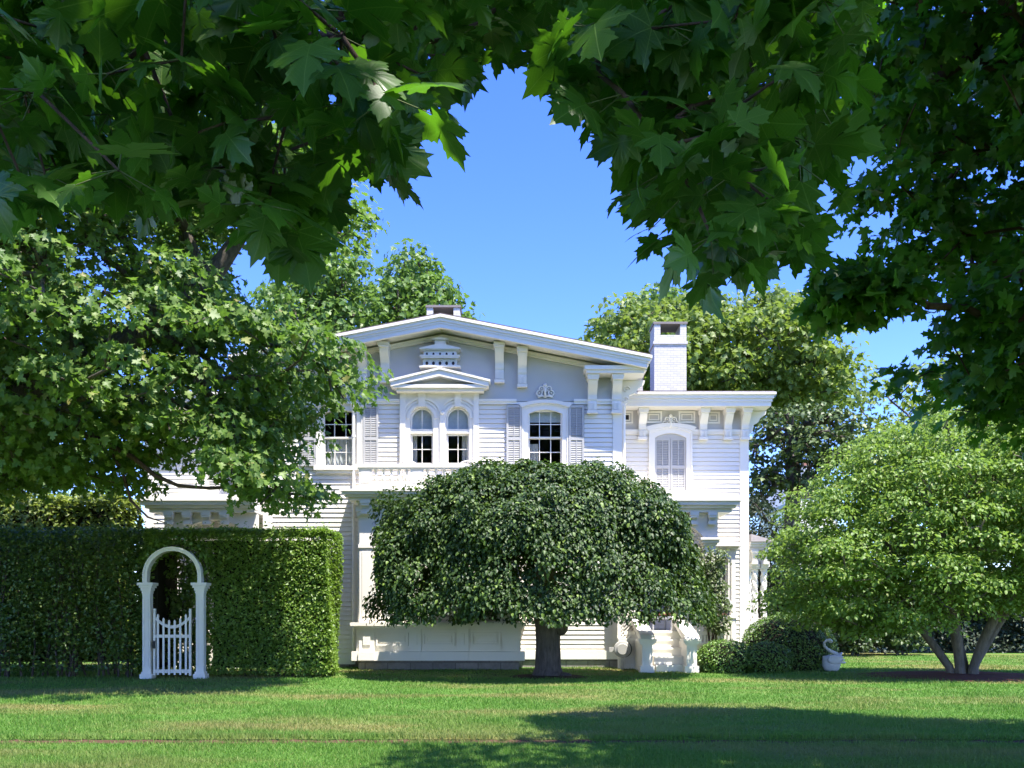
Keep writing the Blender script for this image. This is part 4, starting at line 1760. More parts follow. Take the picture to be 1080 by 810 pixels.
# leaf of the gate: pickets whose tops follow a hanging curve
g0, g1 = X(161.5, YG + .1), X(201.5, YG + .1)
yg = YG + .1
lf = MB()
lf.box(g0, g0 + .05, yg, yg + .06, .10, Z(642, yg))
lf.box(g1 - .05, g1, yg, yg + .06, .10, Z(642, yg))
lf.box(g0 + .05, g1 - .05, yg, yg + .05, .16, .24)
zr = Z(671, yg)
lf.box(g0 + .05, g1 - .05, yg, yg + .05, zr - .035, zr + .035)
gm = (g0 + g1) / 2
gw = (g1 - g0) / 2 - .05
sag = lambda x: Z(652, yg) - .20 * (1 - ((x - gm) / gw) ** 2)
xs_ = [g0 + .05 + (g1 - g0 - .1) * i / 14 for i in range(15)]
lf.strip([(x, sag(x) + .035) for x in xs_], [(x, sag(x) - .035) for x in xs_], yg + .002, yg + .048)
gl = lf.build('gate_frame', M['white'], gate)
for i in range(6):
    x = g0 + .05 + (g1 - g0 - .1) * (i + .5) / 6
    pk = MB()
    zt = sag(x) + .16
    pk.prism_y([(x - .022, .12), (x + .022, .12), (x + .022, zt - .03), (x, zt), (x - .022, zt - .03)], yg - .022, yg - .002)
    pk.build('picket', M['white'], gl)
lt = MB()
lt.box(g0 + .012, g0 + .045, yg - .03, yg - .002, .72, .9)
lt.tube([(g0 + .028, yg - .07, .74), (g0 + .028, yg - .07, .88)], .012, 8)
lt.box(g0 + .02, g0 + .036, yg - .07, yg - .03, .74, .76)
lt.box(g0 + .02, g0 + .036, yg - .07, yg - .03, .86, .88)
lt.build('latch', M['iron'], gate)

# ------------------------------------------------------------------ hedges
M['hedge'] = leaf_mat('clipped_hedge_leaf', [(0, (.07, .14, .02)), (.5, (.14, .24, .032)), (.9, (.19, .29, .045)), (1, (.22, .29, .07))], (.22, .38, .035), .38)
M['privet'] = leaf_mat('loose_hedge_leaf', [(0, (.045, .09, .014)), (.5, (.08, .15, .022)), (1, (.15, .22, .04))], (.16, .28, .03), .34)
M['boxwood'] = leaf_mat('boxwood_leaf', [(0, (.06, .14, .018)), (.6, (.12, .22, .03)), (1, (.17, .27, .045))], (.08, .15, .03), .2)


def box_shell(rng, x0, x1, y0, y1, z0, z1, dens, jit, sides=('f', 't', 'l', 'r'), wob=.06):
    """leaf spots over the clipped faces of a hedge"""
    P, N = [], []
    for s in sides:
        if s in 'fb':
            n = int((x1 - x0) * (z1 - z0) * dens)
            u, v = rng.uniform(x0, x1, n), rng.uniform(z0, z1, n)
            d = np.abs(rng.normal(size=n)) * jit - wob * np.sin(u * 1.9 + v) * np.sin(v * 2.3 - u * .7)
            yy = y0 + d if s == 'f' else y1 - d
            P.append(np.column_stack([u, yy, v]))
            N.append(np.tile([0, -1. if s == 'f' else 1., 0], (n, 1)))
        elif s == 't':
            n = int((x1 - x0) * (y1 - y0) * dens)
            u, v = rng.uniform(x0, x1, n), rng.uniform(y0, y1, n)
            P.append(np.column_stack([u, v, z1 - np.abs(rng.normal(size=n)) * jit + wob * np.sin(u * 2.1) * np.sin(v * 3) + (rng.random(n) < .06) * .2 * rng.random(n) ** 2]))
            N.append(np.tile([0, 0, 1.], (n, 1)))
        else:
            n = int((y1 - y0) * (z1 - z0) * dens)
            u, v = rng.uniform(y0, y1, n), rng.uniform(z0, z1, n)
            d = np.abs(rng.normal(size=n)) * jit - wob * np.sin(u * 2.3 + v * 1.4)
            P.append(np.column_stack([x1 - d if s == 'r' else x0 + d, u, v]))
            N.append(np.tile([1. if s == 'r' else -1., 0, 0], (n, 1)))
    return np.vstack(P), np.vstack(N)


def hedge(name, label, x0, x1, y0, y1, z1, dens, jit, size, mat, seed, opening=None, stems=0, core=True, z0=.12, tpl='tri', wob=.06, gapf=0., group=None):
    rng = np.random.default_rng(seed)
    t = empty(name, ((x0 + x1) / 2, (y0 + y1) / 2, 0))
    tag(t, label, 'hedge', group)
    P, N = box_shell(rng, x0, x1, y0, y1, z0, z1, dens, jit, ('f', 't', 'l', 'r', 'b') if gapf else ('f', 't', 'l', 'r'), wob)
    if gapf:
        n = int(len(P) * .5)
        P = np.vstack([P, np.column_stack([rng.uniform(x0, x1, n), rng.uniform(y0, y1, n), rng.uniform(z0, z1, n)])])
        N = np.vstack([N, rng.normal(size=(n, 3))])
        f = np.sin(P[:, 0] * 3.1 + P[:, 2] * 2.0) * np.sin(P[:, 2] * 4.1 - P[:, 0] * 1.3) + .6 * np.sin(P[:, 0] * 9 + 2) * np.sin(P[:, 2] * 7)
        low = np.clip(1.1 - P[:, 2], 0, 1)
        k = rng.random(len(P)) > gapf * (.5 + .5 * f) + low * .55
        P, N = P[k], N[k]
    if opening:
        a, b, zo, r = opening
        cut = (P[:, 1] < y0 + .8) & (P[:, 0] > a) & (P[:, 0] < b) & ((P[:, 2] < zo) | (np.hypot(P[:, 0] - (a + b) / 2, P[:, 2] - zo) < r))
        P, N = P[~cut], N[~cut]
    # leaves thin out towards the ground and grow in sprays
    spr = rng.normal(size=P.shape)
    nor = N * .6 + np.array([0, -.0, .75]) + spr * .5
    tip = N * .5 + np.array([0, 0, .35]) + rng.normal(size=P.shape) * .7
    leaves('foliage', P, nor, tip, size * rng.uniform(.6, 1.3, len(P)), tpl, mat, t)
    if stems:
        mb = MB()
        for i in range(stems):
            x = rng.uniform(x0 + .1, x1 - .1)
            y = rng.uniform(y0 + .2, y1 - .3)
            if opening and opening[0] - .1 < x < opening[1] + .1:
                y = rng.uniform(y0 + .9, y1)
            pts = [(x, y, -.05)]
            for k in range(4):
                pts.append((pts[-1][0] + rng.normal() * .09, pts[-1][1] + rng.normal() * .07, pts[-1][2] + (z1 - .3) / 4))
            mb.tube(pts, [.03, .024, .02, .014, .008], 5)
        mb.build('stems', M['bark'], t)
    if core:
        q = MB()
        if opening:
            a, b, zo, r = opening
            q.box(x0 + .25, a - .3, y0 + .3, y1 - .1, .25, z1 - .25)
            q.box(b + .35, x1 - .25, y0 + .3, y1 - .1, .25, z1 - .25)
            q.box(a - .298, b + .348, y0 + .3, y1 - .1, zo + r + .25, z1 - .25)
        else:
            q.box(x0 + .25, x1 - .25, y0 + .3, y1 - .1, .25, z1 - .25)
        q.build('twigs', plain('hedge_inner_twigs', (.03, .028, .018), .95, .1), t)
    return t


hx0, hx1 = X(150, 21.9), X(344.5, 21.9)
hedge('clipped_hedge', 'tall dense clipped hedge with a square sunlit end, right of the gate', hx0, hx1, 21.9, 23.6, Z(558, 21.9), 1700, .045, .075, M['hedge'], 3,
      opening=(X(160, 21.9), X(205, 21.9), Z(607, 21.9), .48), stems=26)
# the back of the gate opening is loosely filled, so glimpses of the house show through
rng = np.random.default_rng(31)
n = 5200
P = np.column_stack([rng.uniform(X(150, 23.0), X(214, 23.0), n), rng.uniform(22.6, 23.5, n), rng.uniform(.1, 3.0, n)])
f = np.sin(P[:, 0] * 6 + P[:, 2] * 3) * np.sin(P[:, 2] * 6 - P[:, 0] * 2)
P = P[(f + .5 * rng.random(n)) > -.28]
vinet = empty('climbing_shrub', (X(182, 23.4), 23.4, 0))
tag(vinet, 'loose dark climbing shrub seen through the arched gate', 'shrub')
leaves('foliage', P, np.array([0, -.8, .4]) + rng.normal(size=P.shape) * .6, rng.normal(size=P.shape) + np.array([0, 0, -.5]), .1 * rng.uniform(.6, 1.3, len(P)), 'oval', M['privet'], vinet)
mb = MB()
for i in range(9):
    x = X(158 + 6 * i, 23.4)
    mb.tube([(x, 23.45, -.05), (x + rng.normal() * .1, 23.4, 1.2), (x + rng.normal() * .2, 23.4, 2.6)], [.02, .014, .007], 5)
mb.build('stems', M['bark'], vinet)

hedge('loose_hedge', 'tall shaded hedge with bare stems showing near the ground, left of the gate', -16.5, X(150, 22) - .02, 21.85, 23.3, Z(556, 21.85), 620, .2, .085, M['privet'], 4, stems=75, core=False, z0=.15, tpl='oval', wob=.12, gapf=.55)
M['limehedge'] = leaf_mat('pale_shrub_leaf', [(0, (.12, .17, .025)), (.6, (.19, .25, .04)), (1, (.25, .30, .07))], (.28, .36, .05), .4)
hedge('pale_hedge', 'pale yellow-green hedge showing above the shaded one on the left', -17.5, X(134, 25.2), 24.6, 26.4, Z(522, 24.6), 380, .15, .12, M['limehedge'], 6, z0=.4, tpl='oval', wob=.16)

# sprigs of creeper over the crown of the gate arch
rng = np.random.default_rng(77)
cv = empty('creeper', (X(181, 21.9), 21.9, 2.2))
tag(cv, 'dark green creeper trailing over the top of the gate arch', 'creeper')
cen = np.array([(ac + (ar + .1) * math.cos(t), 21.85 + rng.uniform(-.1, .35), az + (ar + .12) * math.sin(t)) for t in np.linspace(.05, 2.9, 26)])
cen = cen[rng.random(len(cen)) < .9]
pos, nor, tip = clump(cen, np.full(len(cen), .2), 26, .8, rng)
leaves('foliage', pos, nor, tip, .09 * rng.uniform(.6, 1.3, len(pos)), 'oval', M['hedge'], cv)
mb = MB()
mb.tube([(ac + (ar + .06) * math.cos(t), 21.9, az + (ar + .05) * math.sin(t)) for t in np.linspace(-.2, 3.2, 16)], .012, 6)
mb.build('stem', M['bark'], cv)

# ------------------------------------------------------------------ the round weeping tree before the house
M['dome'] = leaf_mat('dark_weeping_leaf', [(0, (.020, .045, .011)), (.45, (.034, .068, .016)), (.80, (.054, .098, .02)), (.94, (.10, .17, .024)), (1, (.17, .25, .035))], (.08, .16, .014), .22, rough=.5, spec=.4)


def dome_tree():
    rng = np.random.default_rng(21)
    Y0, xc_ = 22.3, X(574, 22.3)
    t = empty('weeping_tree', (xc_ + .05, Y0, 0))
    tag(t, 'round dome of dark weeping foliage on a short thick trunk before the house', 'tree')
    R, zt, zb = 3.94, Z(500, Y0), Z(651, Y0) + .2
    # leafy tongues laid over the dome like shingles
    cen, out = [], []
    n = 1500
    for i in range(n):
        a = rng.random() * 2 * np.pi
        u = math.sqrt(rng.random()) if i % 2 else .9 + .1 * rng.random()
        ra = R * (1 + .05 * math.sin(3 * a + 1) + .035 * math.sin(7 * a + .5))
        full = (1 - u ** 3.6) ** .5
        z = zb + .25 + (zt - zb - .3) * full
        if u > .93:
            z = zb - .05 + rng.random() * (zt - zb) * .78
            u = .94 + .06 * rng.random() - .10 * max(0, (z - zb) / (zt - zb) - .35)
        k = 1 + .05 * math.sin(a * 5 + z * 3) + rng.normal() * .035
        if math.cos(a) > 0:
            ra *= 1 - .17 * math.cos(a) * min(1, max(0, (z - zb - .1) / .9))
        cx_, cy_ = xc_ + u * ra * math.cos(a) * k, Y0 + u * ra * .66 * math.sin(a) * k
        right = max(0, math.cos(a))
        z -= .10 * right * (u > .8) + .06 * math.sin(a * 4) * (u > .9)
        nrm = np.array([math.cos(a) * u ** 2.2, math.sin(a) * u ** 2.2, .25 + full])
        cen.append((cx_, cy_, z + rng.normal() * .13))
        out.append(nrm / np.linalg.norm(nrm))
    cen, out = np.array(cen), np.array(out)
    m = 118
    N = len(cen) * m
    rr = np.repeat(rng.uniform(.24, .56, len(cen)), m)
    o = np.repeat(out, m, 0)
    d = unit(rng.normal(size=(N, 3)))
    d = d - o * np.sum(d * o, 1, keepdims=True)
    r = np.sqrt(rng.random(N))
    flat = np.array([1, 1, 1.])
    pos = np.repeat(cen, m, 0) + d * (rr * r)[:, None] + o * (.22 * (1 - r ** 2) * rr * 1.6 - .12 * rng.random(N))[:, None]
    pos[:, 2] -= .10 * r ** 2
    nor = o * .75 + d * .55 * r[:, None] + np.array([0, 0, .30]) + rng.normal(size=(N, 3)) * .42
    tip = np.array([0, 0, -1.]) + d * .6 + o * .35 + rng.normal(size=(N, 3)) * .35
    ok = pos[:, 2] > zb - .35
    leaves('crown', pos[ok], nor[ok], tip[ok], .088 * rng.uniform(.6, 1.3, ok.sum()), 'oval', M['dome'], t)
    # trunk with a burr, and the arching limbs inside the crown
    tb = X(578, Y0)
    tr = [(tb, Y0, -.05), (tb + .01, Y0, .25), (tb, Y0, .8), (tb - .02, Y0, 1.35), (tb - .05, Y0, 1.9)]
    nodes = []
    for i in range(70):
        a = rng.random() * 2 * np.pi
        u = rng.uniform(.25, .8)
        nodes.append((xc_ + u * R * math.cos(a), Y0 + u * R * .62 * math.sin(a), zb + .35 + (zt - zb - .6) * (1 - u ** 3.0) ** .5 - .1))
    P, par, flow = skeleton(np.array(nodes), tr, rng, .3)
    w = MB()
    w.lathe(tb, Y0, [(.50, -.05), (.39, .06), (.31, .25), (.285, .8), (.30, 1.2), (.35, 1.45), (.27, 1.9)], 14)
    w.ball((tb + .30, Y0 - .12, 1.22), (.17, .18, .22))
    w.ball((tb + .36, Y0 - .12, .03), (.22, .2, .12))
    w.build('trunk', M['bark'], t, smooth=True)
    wood('limbs', P, par, flow, .26, .012, M['bark'], t, .5, 7)


dome_tree()
mulch = plain('dark_mulch', (.06, .035, .025), .95, .1)
q = MB()
q.lathe(X(578, 22.3), 22.3, [(.95, .028), (.8, .055), (.5, .075), (.05, .08)], 28)
tag(q.build('mulch_bed', mulch, smooth=True), 'dark bare soil round the trunk of the weeping tree', 'mulch', kind='structure')


# ------------------------------------------------------------------ boxwood balls
def boxball(px, py_top, rx, Y, squash, label, seed, ry=None):
    rng = np.random.default_rng(seed)
    xc_, zt = X(px, Y), Z(py_top, Y)
    t = empty('boxwood_bush', (xc_, Y, 0))
    tag(t, label, 'bush', 'clipped boxwood balls beside the porch')
    rz = zt * squash
    zc = zt - rz
    n = int(9000 * rx * rx)
    d = unit(rng.normal(size=(n, 3)))
    d = d[(d[:, 2] * rz + zc) > .0]
    n = len(d)
    a = np.arctan2(d[:, 1], d[:, 0])
    k = 1 + .035 * np.sin(3 * a + seed) + .03 * np.sin(5 * a + 4 * d[:, 2] + seed) + .02 * np.sin(11 * a + 9 * d[:, 2]) - np.abs(rng.normal(size=n)) * .035
    pos = np.array([xc_, Y, zc]) + d * k[:, None] * np.array([rx, ry or rx, rz])
    nor = d * .7 + rng.normal(size=d.shape) * .5 + np.array([0, 0, .5])
    leaves('foliage', pos, nor, d * .6 + rng.normal(size=d.shape) * .6, .06 * rng.uniform(.6, 1.3, n), 'tri', M['boxwood'], t)
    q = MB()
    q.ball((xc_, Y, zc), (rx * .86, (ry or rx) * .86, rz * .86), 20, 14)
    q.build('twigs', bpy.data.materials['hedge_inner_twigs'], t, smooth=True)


boxball(764, 675, .76, 24.2, .62, 'low boxwood ball beside the porch steps', 1)
boxball(809, 677, .60, 24.0, .56, 'smallest boxwood ball, in front of the big one', 2)
boxball(826, 647, 1.12, 25.4, .66, 'big boxwood ball standing behind the two low ones', 3)
boxball(842, 646, .98, 26.0, .66, 'tall boxwood dome directly behind the white swan planter', 4)

# ------------------------------------------------------------------ swan planter
YS_ = 24.6
sw = empty('swan_planter', (X(876, YS_), YS_, 0))
tag(sw, 'white swan-shaped garden planter on the lawn beside the boxwoods', 'planter')
x0 = X(876, YS_)
q = MB()
vs, fs, n, m = [], [], 18, 8                       # boat-shaped body, open on top
for j, (z, s_, sh) in enumerate(((.03, .55, 0), (.06, .75, 0), (.16, .92, 0), (.30, 1.0, .01), (.42, 1.02, .03), (.42, .88, .03), (.34, .84, .02), (.30, .1, 0))):
    for k in range(n):
        a = 2 * math.pi * k / n
        lift = .10 * max(0, math.cos(a)) ** 2 if j in (3, 4, 5) else 0
        vs.append((x0 + .02 + sh + .25 * s_ * math.cos(a), YS_ + .17 * s_ * math.sin(a), z + lift))
for j in range(m - 1):
    for k in range(n):
        fs.append((j * n + k, j * n + (k + 1) % n, (j + 1) * n + (k + 1) % n, (j + 1) * n + k))
fs.append(tuple(range(n - 1, -1, -1)))
fs.append(tuple((m - 1) * n + k for k in range(n)))
q.add(vs, fs)
q.build('body', M['ceramic'], sw, smooth=True)
q = MB()
q.tube([(x0 + .24, YS_, .40), (x0 + .16, YS_, .47), (x0 + .04, YS_, .53), (x0 - .08, YS_, .60), (x0 - .16, YS_, .68), (x0 - .16, YS_, .77), (x0 - .09, YS_, .83), (x0 - .01, YS_, .83), (x0 + .02, YS_, .80)][::-1],
       [.036, .04, .034, .032, .034, .038, .042, .05, .07], 10)
q.ball((x0 - .0, YS_, .80), (.06, .045, .045))
q.build('neck', M['ceramic'], sw, smooth=True)
q = MB()
q.prism_y([(x0 + .04, .79), (x0 + .12, .755), (x0 + .045, .765)], YS_ - .018, YS_ + .018)
q.build('beak', plain('dark_beak', (.08, .05, .03), .5), sw)
for sgn in (-1, 1):
    q = MB()
    q.ball((x0 + .06, YS_ + sgn * .16, .33), (.2, .035, .12))
    for i in range(3):
        q.ball((x0 + .2 + .03 * i, YS_ + sgn * .15, .40 - .07 * i), (.09, .03, .03))
    q.build('wing', M['ceramic'], sw, smooth=True)

# ------------------------------------------------------------------ porch and balcony furniture, hose reel, porch vine


def wicker_chair(x, y, z, rz, label, group=None, back=.95):
    c = empty('wicker_chair', (x, y, z))
    tag(c, label, 'chair', group)
    wv = M['wicker']
    s = MB()
    s.box(x - .30, x + .30, y - .28, y + .28, z + .30, z + .40)
    s.build('seat', wv, c, bevel=.02)
    s = MB()
    s.box(x - .27, x + .27, y - .27, y + .2, z + .402, z + .49)
    s.build('cushion', M['cushion'], c, bevel=.03)
    s = MB()
    n = 14
    vs, fs = [], []
    for j in range(7):
        for k in range(n + 1):
            a = math.pi * k / n
            r = .33 + .05 * j / 6
            vs.append((x + r * math.cos(a), y + .02 + r * .95 * math.sin(a), z + .38 + (back - .38) * j / 6 * (.45 + .55 * math.sin(a) ** .7)))
    for j in range(6):
        for k in range(n):
            fs.append((j * (n + 1) + k, j * (n + 1) + k + 1, (j + 1) * (n + 1) + k + 1, (j + 1) * (n + 1) + k))
    s.add(vs, fs)
    top = vs[6 * (n + 1):]
    s.tube(top, .03, 7)
    s.build('backrest', wv, c, smooth=True)
    for sx in (-1, 1):
        for sy in (-1, 1):
            s = MB()
            s.tube([(x + sx * .26, y + sy * .24, z), (x + sx * .27, y + sy * .25, z + .3)], .024, 7)
            s.build('leg', wv, c)
    c.rotation_euler = (0, 0, rz)
    return c


wicker_chair(X(696, 26.4), 26.5, 1.05, math.radians(10), 'grey wicker armchair with a red-brown cushion on the porch above the steps')
wicker_chair(X(757, 26.6), 26.7, 1.05, math.radians(-20), 'grey wicker armchair on the porch behind the climbing vine')


def iron_chair(x, y, z, label, rz):
    c = empty('balcony_chair', (x, y, z))
    tag(c, label, 'chair', 'white curved chairs on the balcony')
    s = MB()
    s.lathe(x, y, [(.24, z + .43), (.25, z + .445), (.24, z + .46)], 16)
    s.build('seat', M['trim'], c)
    s = MB()
    arc = [(x + .30 * math.cos(a), y - .05 - .27 * math.sin(a) * 1.0 + .08, z + .62 + .20 * math.sin(a)) for a in [math.pi * i / 12 for i in range(13)]]
    s.tube(arc, .022, 7)
    for i in range(1, 12):
        a = arc[i]
        s.tube([(x + (a[0] - x) * .75, y - .16, z + .46), a], .011, 5)
    s.build('backrest', M['trim'], c)
    for sx, sy in ((-1, -1), (1, -1), (-1, 1), (1, 1)):
        s = MB()
        s.tube([(x + sx * .15, y + sy * .15, z + .43), (x + sx * .22, y + sy * .2, z)], .016, 6)
        s.build('leg', M['trim'], c)
    c.rotation_euler = (0, 0, rz)


zb_ = Z(516, YB - .3) + .002
iron_chair(X(430, YB + .35), YB + .45, zb_, 'white curved chair on the balcony before the left arched window', .1)
iron_chair(X(494, YB + .35), YB + .45, zb_, 'white curved chair on the balcony before the right arched window', -.1)

yr = 25.32
hr_ = empty('hose_reel', (X(657, yr), yr, .0))
tag(hr_, 'round grey garden hose reel mounted beside the porch steps', 'hose reel')
hx, hz = X(656, yr), Z(684.5, yr)


def disc_y(mb, cx_, cz, prof, n=22):
    vs, fs = [], []
    for r, y_ in prof:
        for k in range(n):
            a = 2 * math.pi * k / n
            vs.append((cx_ + r * math.cos(a), y_, cz + r * math.sin(a)))
    for j in range(len(prof) - 1):
        for k in range(n):
            fs.append((j * n + k, j * n + (k + 1) % n, (j + 1) * n + (k + 1) % n, (j + 1) * n + k))
    fs.append(tuple(range(n)))
    fs.append(tuple((len(prof) - 1) * n + k for k in range(n)))
    mb.add(vs, fs)


q = MB()
disc_y(q, hx, hz, [(.04, yr - .17), (.14, yr - .17), (.16, yr - .14), (.21, yr - .13), (.23, yr - .10), (.23, yr - .08)])
q.build('drum', M['reel'], hr_)
q = MB()
for i in range(5):
    q.tube([(hx + .04 + .21 * math.cos(a), yr - .065 + .03 * i, hz + .21 * math.sin(a)) for a in [2 * math.pi * k / 20 for k in range(20)]], .016, 6, True)
q.build('hose', M['hose'], hr_)
q = MB()
q.box(hx - .34, hx - .05, yr - .02, yr + .12, .50, .62)
q.box(hx - .06, hx + .12, yr - .06, yr + .12, .40, .52)
q.box(hx - .03, hx + .05, yr, yr + .1, .02, .40)
q.build('bracket_arm', M['reel'], hr_)

# vine climbing the porch column
M['vine'] = leaf_mat('grey_green_vine_leaf', [(0, (.09, .14, .05)), (.6, (.17, .22, .09)), (1, (.26, .30, .15))], (.2, .27, .08), .35)
rng = np.random.default_rng(8)
vy = 25.35
vn = empty('porch_vine', (X(752, vy), vy, 0))
tag(vn, 'grey-green vine climbing the porch column right of the weeping tree', 'vine')
W = np.array([(X(a, vy), Z(b, vy)) for a, b in ((737, 584), (745, 578), (752, 583), (764, 580), (766, 592), (760, 604), (765, 622), (768, 650), (766, 672), (748, 668), (744, 640), (738, 625), (734, 600))])
s2 = poly_area_sample(W, 230, rng)
cen = np.column_stack([s2[:, 0], vy + rng.uniform(-.18, .2, 230), s2[:, 1]])
pos, nor, tip = clump(cen, np.full(230, .14), 13, .9, rng)
leaves('foliage', pos, nor, tip, .085 * rng.uniform(.5, 1.3, len(pos)), 'oval', M['vine'], vn)
q = MB()
for i in range(6):
    q.tube([(X(752, vy) + rng.normal() * .1, vy + .1, 0), (X(752, vy) + rng.normal() * .12, vy + .1, 1.2), (X(751, vy) + rng.normal() * .15, vy + .05, 2.2), (X(750, vy) + rng.normal() * .2, vy, 3.0)], [.018, .014, .01, .005], 5)
q.build('stems', M['twig'], vn)
# ------------------------------------------------------------------ trees
M['leftmaple'] = leaf_mat('left_maple_leaf', [(0, (.055, .112, .02)), (.5, (.105, .18, .034)), (.93, (.17, .25, .05)), (1, (.24, .22, .07))], (.20, .37, .045), .36, rough=.5, spec=.4)
M['dogwood'] = leaf_mat('dogwood_leaf', [(0, (.09, .17, .025)), (.5, (.15, .25, .04)), (.9, (.20, .30, .055)), (1, (.27, .30, .10))], (.27, .42, .06), .42, rough=.5)
M['backtree'] = leaf_mat('far_tree_leaf', [(0, (.075, .13, .024)), (.5, (.125, .19, .035)), (1, (.19, .25, .055))], (.25, .36, .05), .40, rough=.5)
M['backdark'] = leaf_mat('far_dark_leaf', [(0, (.04, .075, .017)), (.6, (.078, .125, .027)), (1, (.12, .17, .045))], (.06, .10, .02), .22, rough=.5)
M['yew'] = leaf_mat('dark_conifer_spray', [(0, (.010, .022, .008)), (.7, (.02, .04, .014)), (1, (.04, .065, .02))], (.03, .05, .01), .12, rough=.6)

# --- big maple on the left, its trunk just out of the picture
rng = np.random.default_rng(41)
pL = [(-160, 120), (-40, 95), (60, 100), (160, 120), (260, 130), (345, 170), (380, 215), (392, 250), (380, 272), (330, 262), (262, 245), (232, 268), (228, 300),
      (262, 330), (298, 350), (338, 368), (380, 378), (382, 398), (366, 424), (338, 440), (312, 452), (318, 488), (336, 512), (332, 540), (308, 552),
      (268, 548), (246, 522), (236, 498), (190, 492), (150, 486), (126, 505), (118, 525), (60, 528), (0, 520), (-80, 540), (-170, 545), (-220, 330)]
nl = outline_nodes(pL, 18.3, 4.6, 720, .40, rng, 1.8, shrink=.12, holes=[(112, 318, 13), (145, 272, 20), (62, 330, 14), (18, 340, 10), (100, 455, 10), (175, 300, 10), (205, 470, 8), (150, 475, 9), (55, 350, 9)])
dz_ = (21.9 - nl[:, 1]) / SHY
zh_, xh_ = nl[:, 2] - dz_, nl[:, 0] + SHX * dz_
dp_ = (25.0 - nl[:, 1]) / SHY
nl_p = (nl[:, 2] - dp_ > 3.2) & (nl[:, 2] - dp_ < 6.0) & (nl[:, 0] + SHX * dp_ > -15.5) & (nl[:, 0] + SHX * dp_ < -8.8) & (rng.random(len(nl)) < .85)
nl = nl[~nl_p & ~((dz_ > 0) & (zh_ > -.4) & (zh_ < 3.9) & (xh_ > -5.9))]
trl = [(-11.6, 18.6, -.1), (-11.6, 18.6, 1.2), (-11.5, 18.5, 2.8), (-11.2, 18.4, 4.2), (-10.2, 18.3, 5.2), (-9.1, 18.2, 5.9), (-8.0, 18.0, 6.2), (-6.8, 17.9, 6.9), (-5.6, 17.8, 7.9), (-4.9, 17.7, 8.8)]
make_tree('maple_tree', 'big sunlit maple reaching across the left end of the house, over the hedge', 'tree', (-11.6, 18.6, 0), trl, nl, .62, 96, .135, 'maple', M['leftmaple'], M['bark'], .42, .010, rng, .62, power=.5, low=-.45, center=np.array([-8.5, 19.5, 6.5]))
# a bare-ended low limb that crosses the white wall
limb = MB()
limb.tube([(X(a, 18), 18 + d, Z(b, 18)) for a, b, d in ((40, 440, .3), (100, 462, .2), (140, 482, 0), (165, 502, -.1), (190, 513, -.1), (222, 515, 0), (258, 512, .1))], [.075, .06, .05, .042, .036, .03, .02], 8)
limb.tube([(X(a, 18), 18 + d, Z(b, 18)) for a, b, d in ((110, 466, .2), (128, 500, .1), (138, 528, .0), (158, 546, -.1), (176, 552, 0))], [.04, .034, .028, .018, .008], 7)
limb.build('limb', M['twig'], bpy.data.objects['maple_tree'], smooth=True)

# --- multi-stemmed dogwood on the right, foliage in tiers
rng = np.random.default_rng(52)
pR = [(812, 592), (832, 560), (852, 520), (880, 492), (905, 470), (935, 450), (975, 438), (1010, 432), (1050, 440), (1095, 436), (1140, 452), (1190, 500), (1215, 560), (1205, 620), (1150, 655),
      (1100, 640), (1060, 668), (1020, 660), (985, 672), (950, 682), (915, 684), (880, 680), (850, 668), (812, 655)]
nr = outline_nodes(pR, 22.0, 2.2, 430, .42, rng, 1.3, shrink=.22)
bx_ = X(1016, 22.5)
dg = empty('dogwood_tree', (bx_, 22.5, 0))
tag(dg, 'bright green layered tree with several leaning stems in a mulch bed, right', 'tree')
stems = [((-.30, 0), (-1.15, .2), (-1.6, .1)), ((-.12, -.1), (-.42, -.4), (-.9, -.9)), ((.05, .12), (-.1, .3), (.1, 1.0)), ((.22, 0), (.95, 0), (1.9, .1)), ((.16, -.14), (.5, -.5), (.9, -1.2))]
allP, allpar, allflow = [], [], []
own = np.array([np.argmin([np.hypot(c[0] - (bx_ + s[2][0]), c[1] - (22.5 + s[2][1])) for s in stems]) for c in nr])
for si, s in enumerate(stems):
    tp_ = [(bx_ + s[0][0] * .9, 22.5 + s[0][1], -.05), (bx_ + s[0][0] * 1.1, 22.5 + s[0][1], .25), (bx_ + s[1][0] * .62, 22.5 + s[1][1] * .6, .85), (bx_ + s[1][0], 22.5 + s[1][1], 1.45), (bx_ + s[2][0], 22.5 + s[2][1], 2.5), (bx_ + s[2][0] * 1.15, 22.5 + s[2][1] * 1.2, 3.6)]
    if (own == si).sum() == 0:
        continue
    P, par, flow = skeleton(nr[own == si], tp_, rng, .25)
    wood('stem', P, par, flow, .095 + .02 * (si % 3), .006, M['lbark'], dg, .5, 8, len(tp_), .3)
rr = .60 * rng.uniform(.65, 1.35, len(nr))
pos, nor, tip = clump(nr, rr, 215, .55, rng, .62, .5, -.3)
leaves('crown', pos, nor, tip, .094 * rng.uniform(.6, 1.25, len(pos)), 'oval', M['dogwood'], dg)
q = MB()
vs = []
rs = random.Random(3)
n = 40
for r, z in ((2.35, .026), (2.1, .05), (1.2, .085), (.1, .11)):
    for k in range(n):
        a = 2 * math.pi * k / n
        rr_ = r * (1 + .05 * math.sin(3 * a) + .03 * rs.uniform(-1, 1))
        vs.append((bx_ + rr_ * math.cos(a), 22.6 + rr_ * .8 * math.sin(a), z + rs.uniform(-.006, .012)))
fs = [(j * n + k, j * n + (k + 1) % n, (j + 1) * n + (k + 1) % n, (j + 1) * n + k) for j in range(3) for k in range(n)] + [tuple(3 * n + k for k in range(n))]
q.add(vs, fs)
tag(q.build('mulch_bed', plain('red_brown_mulch', (.14, .062, .042), .95, .1)), 'red-brown mulch bed round the leaning stems of the bright green tree', 'mulch', kind='structure')

# --- trees behind the house
bgn = 'trees behind the house'


